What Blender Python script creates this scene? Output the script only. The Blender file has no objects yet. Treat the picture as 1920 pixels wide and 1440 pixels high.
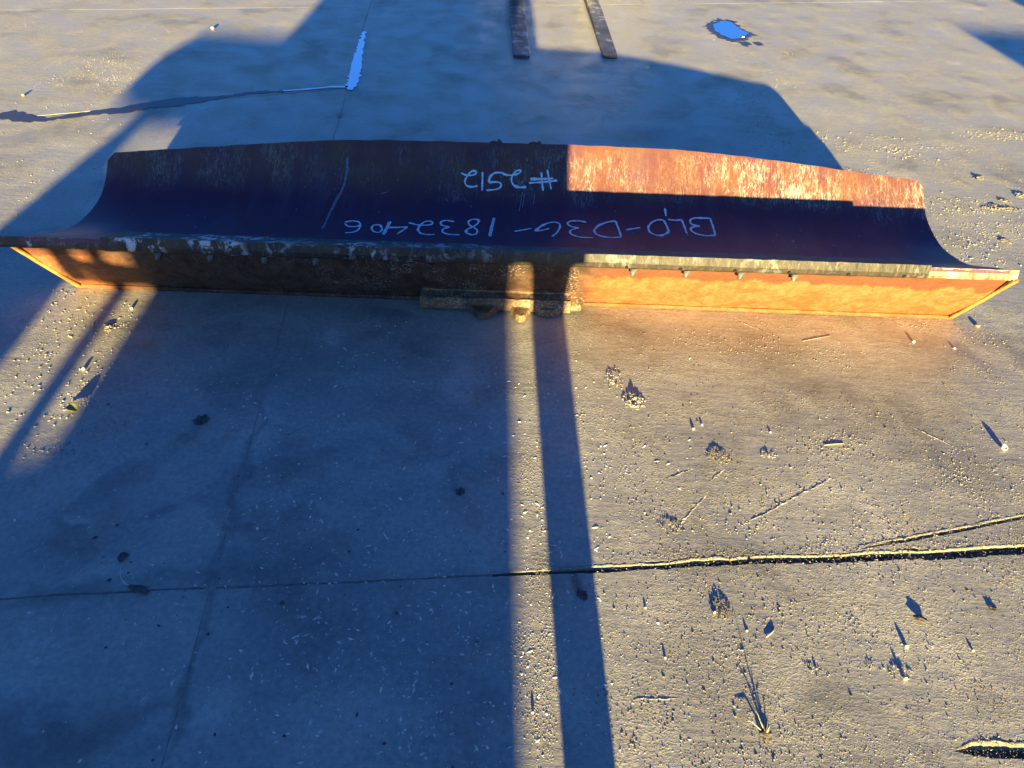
import bpy, bmesh, math, random
import numpy as np
from mathutils import Vector, Matrix, noise
random.seed(7); RNG = np.random.default_rng(7)
S = bpy.context.scene
COL = S.collection

# ------------------------------------------------------------------ camera
CAM_H, FPX = 1.5, 1400.0                     # eye height, focal length in photo pixels (1920 wide)
PITCH, ROLL = math.radians(40.4), math.radians(-3.2)
SUN_AZ, SUN_EL = math.radians(-3.14), math.radians(7.87)
_c, _s = math.cos(PITCH), math.sin(PITCH)
RT = Vector((math.cos(ROLL), -math.sin(ROLL)*_s, -math.sin(ROLL)*_c))
DN = Vector((-math.sin(ROLL), -math.cos(ROLL)*_s, -math.cos(ROLL)*_c))
FW = Vector((0, _c, -_s))
cam_d = bpy.data.cameras.new('camera'); cam = bpy.data.objects.new('camera', cam_d); COL.objects.link(cam)
cam_d.sensor_width = 36; cam_d.lens = FPX/1920*36; cam_d.clip_start = .02; cam_d.clip_end = 1000
M = Matrix((RT, -DN, -FW)).transposed().to_4x4(); M.translation = (0, 0, CAM_H); cam.matrix_world = M
S.camera = cam
try: S.cycles.max_bounces = 5; S.cycles.diffuse_bounces = 3; S.cycles.caustics_reflective = False; S.cycles.caustics_refractive = False
except Exception: pass
# ------------------------------------------------------------------ sky, sun, exposure
w = bpy.data.worlds.new('World'); S.world = w; w.use_nodes = True
nt = w.node_tree; nt.nodes.clear()
sky = nt.nodes.new('ShaderNodeTexSky'); sky.sky_type = 'NISHITA'; sky.sun_disc = False
sky.sun_elevation = SUN_EL; sky.sun_rotation = math.radians(180) + SUN_AZ
sky.air_density = 1.0; sky.dust_density = 1.2; sky.ozone_density = 3.0
tint = nt.nodes.new('ShaderNodeMix'); tint.data_type = 'RGBA'; tint.blend_type = 'MULTIPLY'
tint.inputs['Factor'].default_value = 1; tint.inputs[7].default_value = (.27, .62, 1.30, 1)
bg = nt.nodes.new('ShaderNodeBackground'); bg.inputs['Strength'].default_value = .045
out = nt.nodes.new('ShaderNodeOutputWorld')
nt.links.new(sky.outputs[0], tint.inputs[6]); nt.links.new(tint.outputs[2], bg.inputs['Color']); nt.links.new(bg.outputs[0], out.inputs[0])
sd = bpy.data.lights.new('sun', 'SUN'); sd.energy = 5.0; sd.angle = math.radians(.53); sd.color = (1, .81, .33)
sun = bpy.data.objects.new('sun', sd); COL.objects.link(sun)
SDIR = Vector((math.sin(SUN_AZ)*math.cos(SUN_EL), math.cos(SUN_AZ)*math.cos(SUN_EL), -math.sin(SUN_EL)))
sun.rotation_euler = SDIR.to_track_quat('-Z', 'Y').to_euler(); sun.location = (1, -6, 4)
vs = S.view_settings; vs.view_transform = 'Standard'; vs.look = 'None'; vs.gamma = 1; vs.use_curve_mapping = False
vs.exposure = 2.45

# ------------------------------------------------------------------ helpers
def gp(u, v, z=0.0):
    """photo pixel -> point on the level plane z (survey of the ground)"""
    q = FW + RT*((u-960)/FPX) + DN*((v-720)/FPX); t = (z-CAM_H)/q.z
    return Vector((0, 0, CAM_H)) + q*t
def tag(o, label=None, cat=None, group=None, kind=None):
    if label: o['label'] = label
    if cat: o['category'] = cat
    if group: o['group'] = group
    if kind: o['kind'] = kind
    return o
def empty(name, loc=(0, 0, 0), rz=0, parent=None):
    o = bpy.data.objects.new(name, None); COL.objects.link(o); o.location = loc; o.rotation_euler = (0, 0, rz)
    o.empty_display_size = .1
    if parent: o.parent = parent
    return o
def mesh_obj(name, verts, faces, mat, parent=None, smooth=False, loc=None):
    me = bpy.data.meshes.new(name); me.from_pydata([tuple(v) for v in verts], [], faces); me.update()
    if smooth: me.shade_smooth()
    me.materials.append(mat); o = bpy.data.objects.new(name, me); COL.objects.link(o)
    if parent: o.parent = parent
    if loc is not None: o.location = loc
    return o
def bm_obj(name, bm, mat, parent=None, smooth=False, loc=None):
    me = bpy.data.meshes.new(name); bm.normal_update(); bm.to_mesh(me); bm.free()
    if smooth: me.shade_smooth()
    me.materials.append(mat); o = bpy.data.objects.new(name, me); COL.objects.link(o)
    if parent: o.parent = parent
    if loc is not None: o.location = loc
    return o
def copy_obj(o, parent=None):
    c = o.copy(); COL.objects.link(c); c.parent = parent; return c
def bevel_mod(o, w=.003, seg=2):
    m = o.modifiers.new('bevel', 'BEVEL'); m.width = w; m.segments = seg; m.limit_method = 'ANGLE'; return o
def box_bm(x0, x1, y0, y1, z0, z1, bm=None):
    bm = bm or bmesh.new()
    v = [bm.verts.new(p) for p in ((x0,y0,z0),(x1,y0,z0),(x1,y1,z0),(x0,y1,z0),(x0,y0,z1),(x1,y0,z1),(x1,y1,z1),(x0,y1,z1))]
    for f in ((3,2,1,0),(4,5,6,7),(0,1,5,4),(1,2,6,5),(2,3,7,6),(3,0,4,7)): bm.faces.new([v[i] for i in f])
    return bm
def prism(name, pts, fa, fb, mat, parent=None, bev=0):
    """closed outline pts mapped by fa and fb to the two caps"""
    n = len(pts); V = [fa(p) for p in pts] + [fb(p) for p in pts]
    F = [tuple(range(n-1, -1, -1)), tuple(range(n, 2*n))] + [(i, (i+1) % n, n+(i+1) % n, n+i) for i in range(n)]
    bm = bmesh.new(); vs_ = [bm.verts.new(p) for p in V]
    for f in F: bm.faces.new([vs_[i] for i in f])
    bmesh.ops.recalc_face_normals(bm, faces=bm.faces)
    bmesh.ops.triangulate(bm, faces=[f for f in bm.faces if len(f.verts) > 4])
    o = bm_obj(name, bm, mat, parent)
    if bev: bevel_mod(o, bev)
    return o
def tube(bm, pts, radii, seg=8, cap=True):
    """tube along a polyline with a radius at every point"""
    pts = [Vector(p) for p in pts]; rings = []; ref = Vector((0, 0, 1))
    for i, p in enumerate(pts):
        d = (pts[min(i+1, len(pts)-1)] - pts[max(i-1, 0)]).normalized()
        r0 = ref if abs(d.dot(ref)) < .95 else Vector((1, 0, 0))
        a = d.cross(r0).normalized(); b = d.cross(a)
        rad = radii[i] if hasattr(radii, '__len__') else radii
        rings.append([bm.verts.new(p + a*math.cos(k*2*math.pi/seg)*rad + b*math.sin(k*2*math.pi/seg)*rad) for k in range(seg)])
    for i in range(len(rings)-1):
        for k in range(seg): bm.faces.new((rings[i][k], rings[i][(k+1) % seg], rings[i+1][(k+1) % seg], rings[i+1][k]))
    if cap: bm.faces.new(rings[0][::-1]); bm.faces.new(rings[-1])
    return bm
def lump(seed, rough=.25, sub=2, sx=1, sy=1, sz=.7, freq=1.6):
    bm = bmesh.new(); bmesh.ops.create_icosphere(bm, subdivisions=sub, radius=1)
    for v in bm.verts:
        n = noise.noise(v.co*freq + Vector((seed*7.3, seed*3.1, seed))) + .5*noise.noise(v.co*freq*2.7 + Vector((seed, 5, seed*2)))
        v.co = v.co*(1 + rough*n); v.co = Vector((v.co.x*sx, v.co.y*sy, v.co.z*sz))
    return bm

# ------------------------------------------------------------------ materials
class NT:
    def __init__(s, name):
        s.m = bpy.data.materials.new(name); s.m.use_nodes = True; s.t = s.m.node_tree
        s.b = s.t.nodes['Principled BSDF']
    def n(s, typ, **k):
        nd = s.t.nodes.new(typ)
        for a, v in k.items(): setattr(nd, a, v)
        return nd
    def l(s, a, b): s.t.links.new(a, b)
    def coord(s, kind='Object'):
        return s.n('ShaderNodeTexCoord').outputs[kind]
    def mapping(s, vec, loc=(0,0,0), rot=(0,0,0), sc=(1,1,1)):
        m = s.n('ShaderNodeMapping'); s.l(vec, m.inputs[0]); m.inputs[1].default_value = loc; m.inputs[2].default_value = rot; m.inputs[3].default_value = sc
        return m.outputs[0]
    def noise(s, vec, scale, detail=4, rough=.55, dist=0):
        t = s.n('ShaderNodeTexNoise'); s.l(vec, t.inputs['Vector']); t.inputs['Scale'].default_value = scale; t.inputs['Detail'].default_value = detail
        t.inputs['Roughness'].default_value = rough; t.inputs['Distortion'].default_value = dist; return t.outputs['Fac']
    def voro(s, vec, scale, feature='F1', out='Distance'):
        t = s.n('ShaderNodeTexVoronoi', feature=feature); s.l(vec, t.inputs['Vector']); t.inputs['Scale'].default_value = scale; return t.outputs[out]
    def ramp(s, fac, stops):
        r = s.n('ShaderNodeValToRGB'); s.l(fac, r.inputs[0]); e = r.color_ramp.elements
        while len(e) < len(stops): e.new(.5)
        for i, (p, c) in enumerate(stops):
            e[i].position = p; e[i].color = (c, c, c, 1) if not hasattr(c, '__len__') else (*c, 1)
        return r.outputs[0]
    def rng(s, fac, a, b, c=0, d=1, smooth=False):
        r = s.n('ShaderNodeMapRange'); r.interpolation_type = 'SMOOTHSTEP' if smooth else 'LINEAR'
        s.l(fac, r.inputs[0])
        for i, v in enumerate((a, b, c, d)): r.inputs[i+1].default_value = v
        return r.outputs[0]
    def math(s, op, a, b=None):
        m = s.n('ShaderNodeMath', operation=op)
        for i, v in enumerate((a, b)):
            if v is None: continue
            if isinstance(v, (int, float)): m.inputs[i].default_value = v
            else: s.l(v, m.inputs[i])
        return m.outputs[0]
    def mix(s, fac, a, b, mode='MIX'):
        m = s.n('ShaderNodeMix', data_type='RGBA', blend_type=mode)
        for v, i in ((fac, 0), (a, 6), (b, 7)):
            if isinstance(v, (int, float)): m.inputs[i].default_value = v
            elif isinstance(v, tuple): m.inputs[i].default_value = (*v, 1)
            else: s.l(v, m.inputs[i])
        return m.outputs[2]
    def bump(s, h, strength=1, dist=.001, nrm=None):
        b = s.n('ShaderNodeBump'); b.inputs['Strength'].default_value = strength; b.inputs['Distance'].default_value = dist
        s.l(h, b.inputs['Height'])
        if nrm is not None: s.l(nrm, b.inputs['Normal'])
        return b.outputs[0]
    def done(s, col=None, rough=.8, nrm=None, metal=0, spec=None):
        for k, v in (('Base Color', col), ('Roughness', rough), ('Normal', nrm), ('Metallic', metal), ('Specular IOR Level', spec)):
            if v is None: continue
            if isinstance(v, (int, float)): s.b.inputs[k].default_value = v
            elif isinstance(v, tuple): s.b.inputs[k].default_value = (*v, 1)
            else: s.l(v, s.b.inputs[k])
        return s.m

def simple(name, col, rough=.8, metal=0, var=.25, scale=30, bump=0, spec=None):
    n = NT(name); c = n.coord(); f = n.noise(c, scale, 5, .6)
    lo = tuple(x*(1-var) for x in col); hi = tuple(min(1, x*(1+var)) for x in col)
    nm = n.bump(n.noise(c, scale*4, 3), 1, bump) if bump else None
    return n.done(n.mix(n.rng(f, .3, .7), lo, hi), rough, nm, metal, spec)

def concrete_material():
    n = NT('concrete'); c = n.coord()
    cn = n.n('ShaderNodeTexNoise'); n.l(c, cn.inputs['Vector']); cn.inputs['Scale'].default_value = 5; cn.inputs['Detail'].default_value = 3
    sub = n.n('ShaderNodeVectorMath', operation='MULTIPLY_ADD'); n.l(cn.outputs['Color'], sub.inputs[0]); sub.inputs[1].default_value = (.22, .22, 0)
    n.l(n.mapping(c, loc=(-.11, -.11, 0)), sub.inputs[2]); wc = sub.outputs[0]
    big = n.noise(c, .9, 4, .62); mid = n.noise(c, 5.5, 5, .64); fine = n.noise(c, 70, 3, .65)
    col = n.mix(n.rng(big, .32, .68), (.39, .358, .30), (.49, .447, .365))
    col = n.mix(n.rng(mid, .30, .72), n.mix(1.0, col, (.74, .735, .73), 'MULTIPLY'), col)
    col = n.mix(n.rng(fine, .35, .75), n.mix(1.0, col, (.80, .80, .80), 'MULTIPLY'), n.mix(1.0, col, (1.20, 1.19, 1.15), 'MULTIPLY'))
    mo_ = n.noise(wc, 2.7, 4, .62)
    st = n.noise(n.mapping(wc, rot=(0, 0, .15), sc=(.8, 5, 1)), 2.2, 4, .65)      # smeared grey slurry
    col = n.mix(n.rng(st, .50, .78, 0, .5), col, (.28, .275, .265))
    sep = n.n('ShaderNodeSeparateXYZ'); n.l(wc, sep.inputs[0])                       # yellow sand drifted over the far part
    far = n.rng(sep.outputs['Y'], 2.0, 4.6, 0, .8, True); drift = n.rng(mo_, .25, .62)
    col = n.mix(n.math('MULTIPLY', far, drift), col, (.58, .50, .31))
    mo = mo_
    col = n.mix(n.rng(mo, .50, .66, 0, .9), col, n.mix(1.0, col, (.56, .56, .57), 'MULTIPLY'))
    col = n.mix(n.rng(mo, .46, .32, 0, .8), col, n.mix(1.0, col, (1.34, 1.34, 1.33), 'MULTIPLY'))
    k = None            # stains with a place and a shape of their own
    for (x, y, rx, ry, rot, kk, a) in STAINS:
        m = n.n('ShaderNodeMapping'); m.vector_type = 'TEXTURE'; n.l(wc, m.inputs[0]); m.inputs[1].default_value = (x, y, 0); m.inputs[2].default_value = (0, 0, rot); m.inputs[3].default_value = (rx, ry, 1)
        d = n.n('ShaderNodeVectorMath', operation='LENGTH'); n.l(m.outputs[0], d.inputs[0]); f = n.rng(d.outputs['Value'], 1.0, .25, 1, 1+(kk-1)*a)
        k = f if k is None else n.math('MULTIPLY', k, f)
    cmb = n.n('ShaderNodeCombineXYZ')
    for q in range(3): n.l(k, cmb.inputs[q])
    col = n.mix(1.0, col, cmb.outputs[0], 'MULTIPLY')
    # relief: drag marks, dried slurry crumbs, grain
    drag = n.noise(n.mapping(c, rot=(0, 0, .12), sc=(1, 4, 1)), 11, 4, .62)
    crumb = n.noise(n.mapping(c, sc=(1, 1.4, 1)), 130, 3, .65, .6); grain = n.noise(c, 260, 2, .6)
    amt = n.rng(mid, .44, .62, .04, 1.25)
    hgt = n.math('ADD', n.math('MULTIPLY', n.math('MULTIPLY', n.rng(crumb, .46, .80), amt), .70), n.math('MULTIPLY', drag, .70))
    hgt = n.math('ADD', hgt, n.math('MULTIPLY', n.math('MULTIPLY', grain, n.rng(big, .35, .6, .35, 1)), .22))
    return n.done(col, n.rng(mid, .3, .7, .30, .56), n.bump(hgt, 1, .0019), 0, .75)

def moldboard_material():
    n = NT('worn_blade_steel'); uv = n.n('ShaderNodeUVMap', uv_map='UVMap').outputs[0]   # u = metres along, v = metres up the curve
    sep = n.n('ShaderNodeSeparateXYZ'); n.l(uv, sep.inputs[0]); v = sep.outputs['Y']
    blot = n.noise(n.mapping(uv, sc=(1, .6, 1)), 4.5, 6, .65); streak = n.noise(n.mapping(uv, sc=(1, .10, 1)), 40, 5, .6)
    col = n.mix(n.rng(blot, .35, .68), (.092, .021, .060), (.135, .031, .050))
    col = n.mix(n.rng(streak, .5, .78, 0, .55), col, (.078, .032, .088))
    rust = n.rng(n.noise(n.mapping(uv, sc=(1, .5, 1), loc=(3, 1, 0)), 7, 6, .7), .60, .74)
    col = n.mix(n.math('MULTIPLY', rust, n.rng(v, .38, .62, 0, .8)), col, (.21, .085, .032))
    # polished trough, rusty upper band
    band = n.rng(v, .56, .70, 0, 1, True)
    col = n.mix(n.math('MULTIPLY', band, n.rng(n.noise(uv, 9, 5), .3, .6, .25, .8)), col, (.180, .076, .034))
    # scuffs: pale scratches running up the curve, thickest in the band under the lip
    w1 = n.mapping(uv, sc=(1, .30, 1)); sc1 = n.voro(n.mapping(uv, rot=(0, 0, .35), sc=(1, .16, 1)), 85, 'DISTANCE_TO_EDGE')
    sc2 = n.voro(n.mapping(uv, rot=(0, 0, -.4), sc=(1, .2, 1)), 110, 'DISTANCE_TO_EDGE')
    lines = n.math('MAXIMUM', n.rng(sc1, .055, .015), n.rng(sc2, .05, .012))
    patch = n.math('MULTIPLY', n.rng(n.noise(w1, 9, 6, .68), .42, .60), n.rng(n.noise(uv, 2.1, 3, .6), .38, .60, .25, 1)); patch = n.math('MULTIPLY', patch, n.rng(sep.outputs['X'], -.3, .35, .6, 1.7)); patch2 = n.rng(n.noise(w1, 120, 3, .7), .40, .62)  # scuffs thinned on the shaded left, boosted where the lip is sunlit
    lip = n.math('MULTIPLY', n.rng(n.math('ADD', v, n.math('MULTIPLY', n.math('SUBTRACT', n.noise(uv, 6, 4), .5), .22)), .57, .68, 0, 1, True), n.rng(v, .845, .785, .12, 1, True))
    sm = n.math('MULTIPLY', n.math('MULTIPLY', n.math('MULTIPLY', lines, patch), lip), patch2)
    dust = n.math('MULTIPLY', n.math('MULTIPLY', n.rng(n.noise(w1, 46, 5, .75), .50, .72), patch), lip)
    scr = n.math('MINIMUM', n.math('ADD', sm, n.math('MULTIPLY', dust, .8)), 1.0)
    col = n.mix(n.math('MULTIPLY', scr, .92), col, (.52, .45, .37))
    dst = n.math('MULTIPLY', n.rng(n.noise(n.mapping(uv, sc=(1, .12, 1), loc=(2, 5, 0)), 16, 6, .7), .46, .75), n.rng(n.noise(uv, 3, 4), .35, .65))
    col = n.mix(n.math('MULTIPLY', dst, .38), col, (.17, .135, .16))
    few = n.rng(n.noise(n.mapping(uv, rot=(0, 0, .3), sc=(1, .45, 1)), 55, 2, .5), .70, .76)
    col = n.mix(n.math('MULTIPLY', few, .5), col, (.38, .34, .31))
    hb = n.bump(blot, 1, .004); hb2 = n.bump(n.noise(uv, 150, 4, .6), 1, .0006, hb)
    return n.done(col, n.rng(blot, .3, .7, .42, .60), hb2, .25, .5)

def back_material():
    n = NT('rusted_orange_paint'); c = n.coord()
    f = n.noise(c, 9, 7, .68); g = n.noise(n.mapping(c, loc=(4, 0, 2)), 38, 6, .7); k = n.noise(n.mapping(c, sc=(.6, 1, 1.2)), 14, 5, .65, .3)
    col = n.mix(n.rng(f, .33, .62), (.20, .062, .017), (.26, .086, .026))
    col = n.mix(n.rng(g, .44, .60, 0, .85), col, (.29, .115, .048))
    col = n.mix(n.rng(k, .535, .575, 0, .75), col, (.20, .060, .014))
    sep = n.n('ShaderNodeSeparateXYZ'); n.l(c, sep.inputs[0]); x = sep.outputs['X']; z = sep.outputs['Z']
    # paint gone to rust under the edge bar, ragged lower border
    rg = n.math('ADD', z, n.math('MULTIPLY', n.math('SUBTRACT', n.noise(n.mapping(c, sc=(1, 1, .5)), 16, 5), .5), .09))
    col = n.mix(n.rng(rg, .168, .180, 0, .92), col, (.100, .034, .016))
    # old grease over the middle, deepened to paint in the shade lying there
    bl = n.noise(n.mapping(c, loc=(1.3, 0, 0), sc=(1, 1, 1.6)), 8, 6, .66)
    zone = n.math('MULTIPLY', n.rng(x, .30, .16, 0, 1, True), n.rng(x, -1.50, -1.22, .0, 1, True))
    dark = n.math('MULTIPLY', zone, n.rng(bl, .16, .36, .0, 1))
    grime_shade = n.mix(n.rng(n.noise(c, 26, 5), .35, .65), (.022, .014, .011), (.088, .046, .028))
    col = n.mix(n.math('MULTIPLY', dark, .93), col, grime_shade)
    mid = n.math('MULTIPLY', n.rng(x, -.95, -.35, .25, 1, True), n.rng(x, .28, .12, 0, 1, True))
    dustf = n.math('MULTIPLY', n.math('MULTIPLY', mid, n.rng(n.noise(c, 130, 4, .7), .52, .66)), n.rng(n.noise(c, 11, 4), .42, .6))
    col = n.mix(n.math('MULTIPLY', dustf, .85), col, (.42, .36, .32))
    h = n.bump(f, 1, .008); h = n.bump(g, 1, .005, h); h = n.bump(n.noise(c, 160, 3), 1, .0008, h)
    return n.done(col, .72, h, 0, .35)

def bracket_material():
    n = NT('grimy_bracket_paint'); c = n.coord(); f = n.noise(c, 18, 6, .68); g = n.noise(c, 120, 4, .7)
    col = n.mix(n.rng(f, .36, .62), (.075, .042, .026), (.23, .115, .040))
    col = n.mix(n.math('MULTIPLY', n.rng(g, .50, .62), n.rng(n.noise(c, 9, 4), .40, .60, .2, .9)), col, (.38, .33, .27))
    return n.done(col, .75, n.bump(g, 1, .002, n.bump(f, 1, .004)))

def bar_material():
    n = NT('scraped_edge_steel'); c = n.coord()
    f = n.noise(c, 10, 6, .65); g = n.noise(n.mapping(c, sc=(1, .35, .35)), 70, 5, .7)
    col = n.mix(n.rng(f, .35, .65), (.028, .021, .017), (.048, .036, .026))
    col = n.mix(n.rng(g, .53, .68, 0, .8), col, (.13, .105, .075))
    col = n.mix(n.rng(n.noise(n.mapping(c, loc=(7, 0, 0), sc=(1, .5, .5)), 13, 5, .7), .52, .64, 0, .9), col, (.022, .018, .018))
    sep = n.n('ShaderNodeSeparateXYZ'); n.l(c, sep.inputs[0]); x = sep.outputs['X']
    chip = n.math('MULTIPLY', n.rng(n.noise(n.mapping(c, sc=(1, .7, .7)), 34, 6, .72), .50, .56), n.rng(n.noise(c, 6, 3), .44, .56))
    col = n.mix(n.math('MULTIPLY', chip, n.rng(x, .0, -.5, .15, .95)), col, (.52, .52, .54))
    h = n.bump(g, 1, .002); h = n.bump(f, 1, .005, h)
    return n.done(col, .6, h, .2, .5)

# ------------------------------------------------------------------ ground
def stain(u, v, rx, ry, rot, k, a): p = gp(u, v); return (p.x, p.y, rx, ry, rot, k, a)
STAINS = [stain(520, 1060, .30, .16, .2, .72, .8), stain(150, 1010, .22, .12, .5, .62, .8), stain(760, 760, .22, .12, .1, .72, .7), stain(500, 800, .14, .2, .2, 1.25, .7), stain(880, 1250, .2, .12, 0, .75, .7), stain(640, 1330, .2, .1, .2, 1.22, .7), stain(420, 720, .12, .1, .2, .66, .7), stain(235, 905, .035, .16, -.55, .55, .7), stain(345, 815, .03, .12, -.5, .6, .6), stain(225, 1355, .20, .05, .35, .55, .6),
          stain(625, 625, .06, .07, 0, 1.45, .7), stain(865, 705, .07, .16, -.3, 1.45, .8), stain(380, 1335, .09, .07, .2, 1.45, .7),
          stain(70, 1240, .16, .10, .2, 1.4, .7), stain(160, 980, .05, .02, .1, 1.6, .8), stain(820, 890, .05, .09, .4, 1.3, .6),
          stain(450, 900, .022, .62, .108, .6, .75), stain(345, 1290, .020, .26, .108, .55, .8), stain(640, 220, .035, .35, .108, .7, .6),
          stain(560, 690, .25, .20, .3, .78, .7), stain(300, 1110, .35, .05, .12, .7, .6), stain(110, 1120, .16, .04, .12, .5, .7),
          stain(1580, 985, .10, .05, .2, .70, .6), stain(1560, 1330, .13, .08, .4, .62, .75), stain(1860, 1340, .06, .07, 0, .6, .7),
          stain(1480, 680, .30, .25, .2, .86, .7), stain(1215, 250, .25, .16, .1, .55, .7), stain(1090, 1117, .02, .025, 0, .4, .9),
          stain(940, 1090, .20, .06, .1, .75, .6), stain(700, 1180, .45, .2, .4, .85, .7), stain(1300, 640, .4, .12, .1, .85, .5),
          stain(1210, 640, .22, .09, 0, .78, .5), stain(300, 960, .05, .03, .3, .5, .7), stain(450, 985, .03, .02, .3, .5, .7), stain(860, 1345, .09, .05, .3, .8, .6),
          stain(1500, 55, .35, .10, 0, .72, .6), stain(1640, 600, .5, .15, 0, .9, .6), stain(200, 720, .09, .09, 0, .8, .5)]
MAT_C = concrete_material()
MAT_SOIL = simple('dry_soil', (.24, .20, .15), .95, 0, .35, 25, .004)
n_ = NT('loose_sand'); c_ = n_.coord(); k_ = n_.noise(c_, 130, 4, .7); k2 = n_.noise(c_, 330, 2, .6)
MAT_SAND = n_.done(n_.mix(n_.rng(k_, .36, .66), (.21, .178, .125), (.40, .345, .245)), .95, n_.bump(k2, 1, .0016, n_.bump(k_, 1, .0042)))
MAT_GRIT = simple('dried_mud_grit', (.36, .325, .265), .95, 0, .35, 120, .001)
MAT_STONE = simple('pale_stone', (.50, .46, .38), .9, 0, .2, 90, .002)
MAT_DARK = simple('dark_stone', (.085, .075, .07), .85, 0, .4, 90, .002)
MAT_CLOD = simple('earth_clod', (.30, .26, .20), .95, 0, .3, 90, .003)

ground = mesh_obj('ground', [(-300, -300, -.024), (300, -300, -.024), (300, 300, -.024), (-300, 300, -.024)], [(0, 1, 2, 3)], MAT_SOIL)
tag(ground, 'concrete yard slabs laid over packed soil', None, None, 'structure')

J1 = lambda x: 1.0606 + .1227*x
J2 = lambda y: -.5600 - .1085*y
J3 = lambda x: 4.255 + .454*(x + 1.025)
J4 = lambda x: 6.267 + .250*x
def crossing(jy):            # where J2 meets the cross joint jy
    y = 1.0
    for _ in range(40): y = jy(J2(y))
    return J2(y), y
X1, X3, X4 = crossing(J1), crossing(J3), crossing(J4)
def warp(c): return Vector((.010*noise.noise(c*1.3 + Vector((7, 1, 0))) + .0035*noise.noise(c*6), .013*noise.noise(c*1.5 + Vector((1, 9, 0))) + .0045*noise.noise(c*6.5 + Vector((3, 3, 0))), 0))
def edge(p, q, side, width, seed, rough=1.0):
    """ragged slab edge from p to q, shifted to the left of the run by side*width(point)/2"""
    p, q = Vector((*p, 0)), Vector((*q, 0)); d = q - p; L = d.length; d.normalize(); nrm = Vector((-d.y, d.x, 0)); out, t = [], 0.0
    while t < L:
        c = p + d*t; near = abs(c.x) < 3.2 and .2 < c.y < 6.5
        a = noise.noise(Vector((t*9, seed, 0)))*.45 + noise.noise(Vector((t*38, seed, 3)))*.35 + noise.noise(Vector((t*120, seed, 5)))*.25
        wd = width(c) if callable(width) else width
        fade = min(1, t/.05, (L-t)/.05) if L > .2 else 1
        o = c + warp(c) + nrm*side*(wd/2 + a*min(wd, .02)*.8*rough*max(fade, .2)); out.append((o.x, o.y)); t += .011 if near else .4
    return out
def slab(name, outline):
    bm = bmesh.new(); top = [bm.verts.new((x, y, 0)) for x, y in outline]; bot = [bm.verts.new((x, y, -.06)) for x, y in outline]; n = len(top)
    from mathutils.geometry import tessellate_polygon
    for t in tessellate_polygon([[Vector((x, y, 0)) for x, y in outline]]):
        try: f = bm.faces.new([top[i] for i in t])
        except ValueError: pass
    for i in range(n):
        try: bm.faces.new((top[i], top[(i+1) % n], bot[(i+1) % n], bot[i]))
        except ValueError: pass
    bm.normal_update()
    for f in bm.faces:
        if abs(f.normal.z) > .5 and f.normal.z < 0: f.normal_flip()
    return bm_obj(name, bm, MAT_C, ground)
w1 = lambda c: .006 + .007*max(0, min(1, (c.x+.1)/.35)) + .011*max(0, min(1, (c.x-.35)/.9))
w2, w3, w4 = .003, (lambda c: .012 if c.x < -1.8 else .008), .0025
XL, XR, YB, YT = -9., 9., -7., 14.
P = lambda x, j: (x, j(x)); Q = lambda y: (J2(y), y)
slab('concrete_slab', [(XL, YB)] + edge(Q(YB), Q(X1[1]), 1, w2, 1) + edge(X1, P(XL, J1), 1, w1, 2))
tipS = gp(1788, 1409); tS = (tipS.x, tipS.y); rS = (XR, tipS.y + (XR-tipS.x)*.03)
ws = lambda c: max(.001, min(.022, (c.x-tipS.x)*.35))
slab('concrete_slab', edge((XR, J1(XR)), X1, 1, w1, 3) + edge(Q(X1[1]), Q(YB), 1, w2, 4) + [(XR, YB)] + edge(rS, tS, 1, ws, 5, .6)[:-1] + [tuple((Vector((*tS, 0))+warp(Vector((*tS, 0))))[:2])] + edge(tS, rS, 1, lambda c: ws(c)*2.4, 6, .6)[1:])
slab('concrete_slab', edge(P(XL, J1), X1, 1, w1, 7) + edge(X1, X3, 1, w2, 8) + edge(X3, P(XL, J3), 1, w3, 9))
slab('concrete_slab', edge(P(XL, J3), X3, 1, w3, 10) + edge(X3, X4, 1, w2, 11) + edge(X4, P(XL, J4), 1, w4, 12))
cA, cB = gp(1598, 1031), gp(1920, 972)
tC = (cA.x, cA.y); rC = (XR, cB.y + (XR-cB.x)*(cB.y-cA.y)/(cB.x-cA.x)); wc_ = lambda c: max(.0008, min(.007, (c.x-cA.x)*.05))
w1d = lambda c: w1(c) + .019*max(0, min(1, (c.x-.02)/.25))
slab('concrete_slab', edge(X1, (XR, J1(XR)), 1, w1d, 13) + edge(rC, tC, 1, wc_, 14, .8)[:-1] + [tuple((Vector((*tC, 0))+warp(Vector((*tC, 0))))[:2])] + edge(tC, rC, 1, lambda c: wc_(c)*2.6, 15, .8)[1:] + edge(P(XR, J4), X4, 1, w4, 16) + edge(X4, X1, 1, w2, 17))
slab('concrete_slab', edge(P(XL, J4), X4, 1, w4, 18) + edge(X4, Q(YT), 1, w2, 19) + [(XL, YT)])
slab('concrete_slab', edge(X4, P(XR, J4), 1, w4, 20) + [(XR, YT)] + edge(Q(YT), X4, 1, w2, 21))

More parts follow.
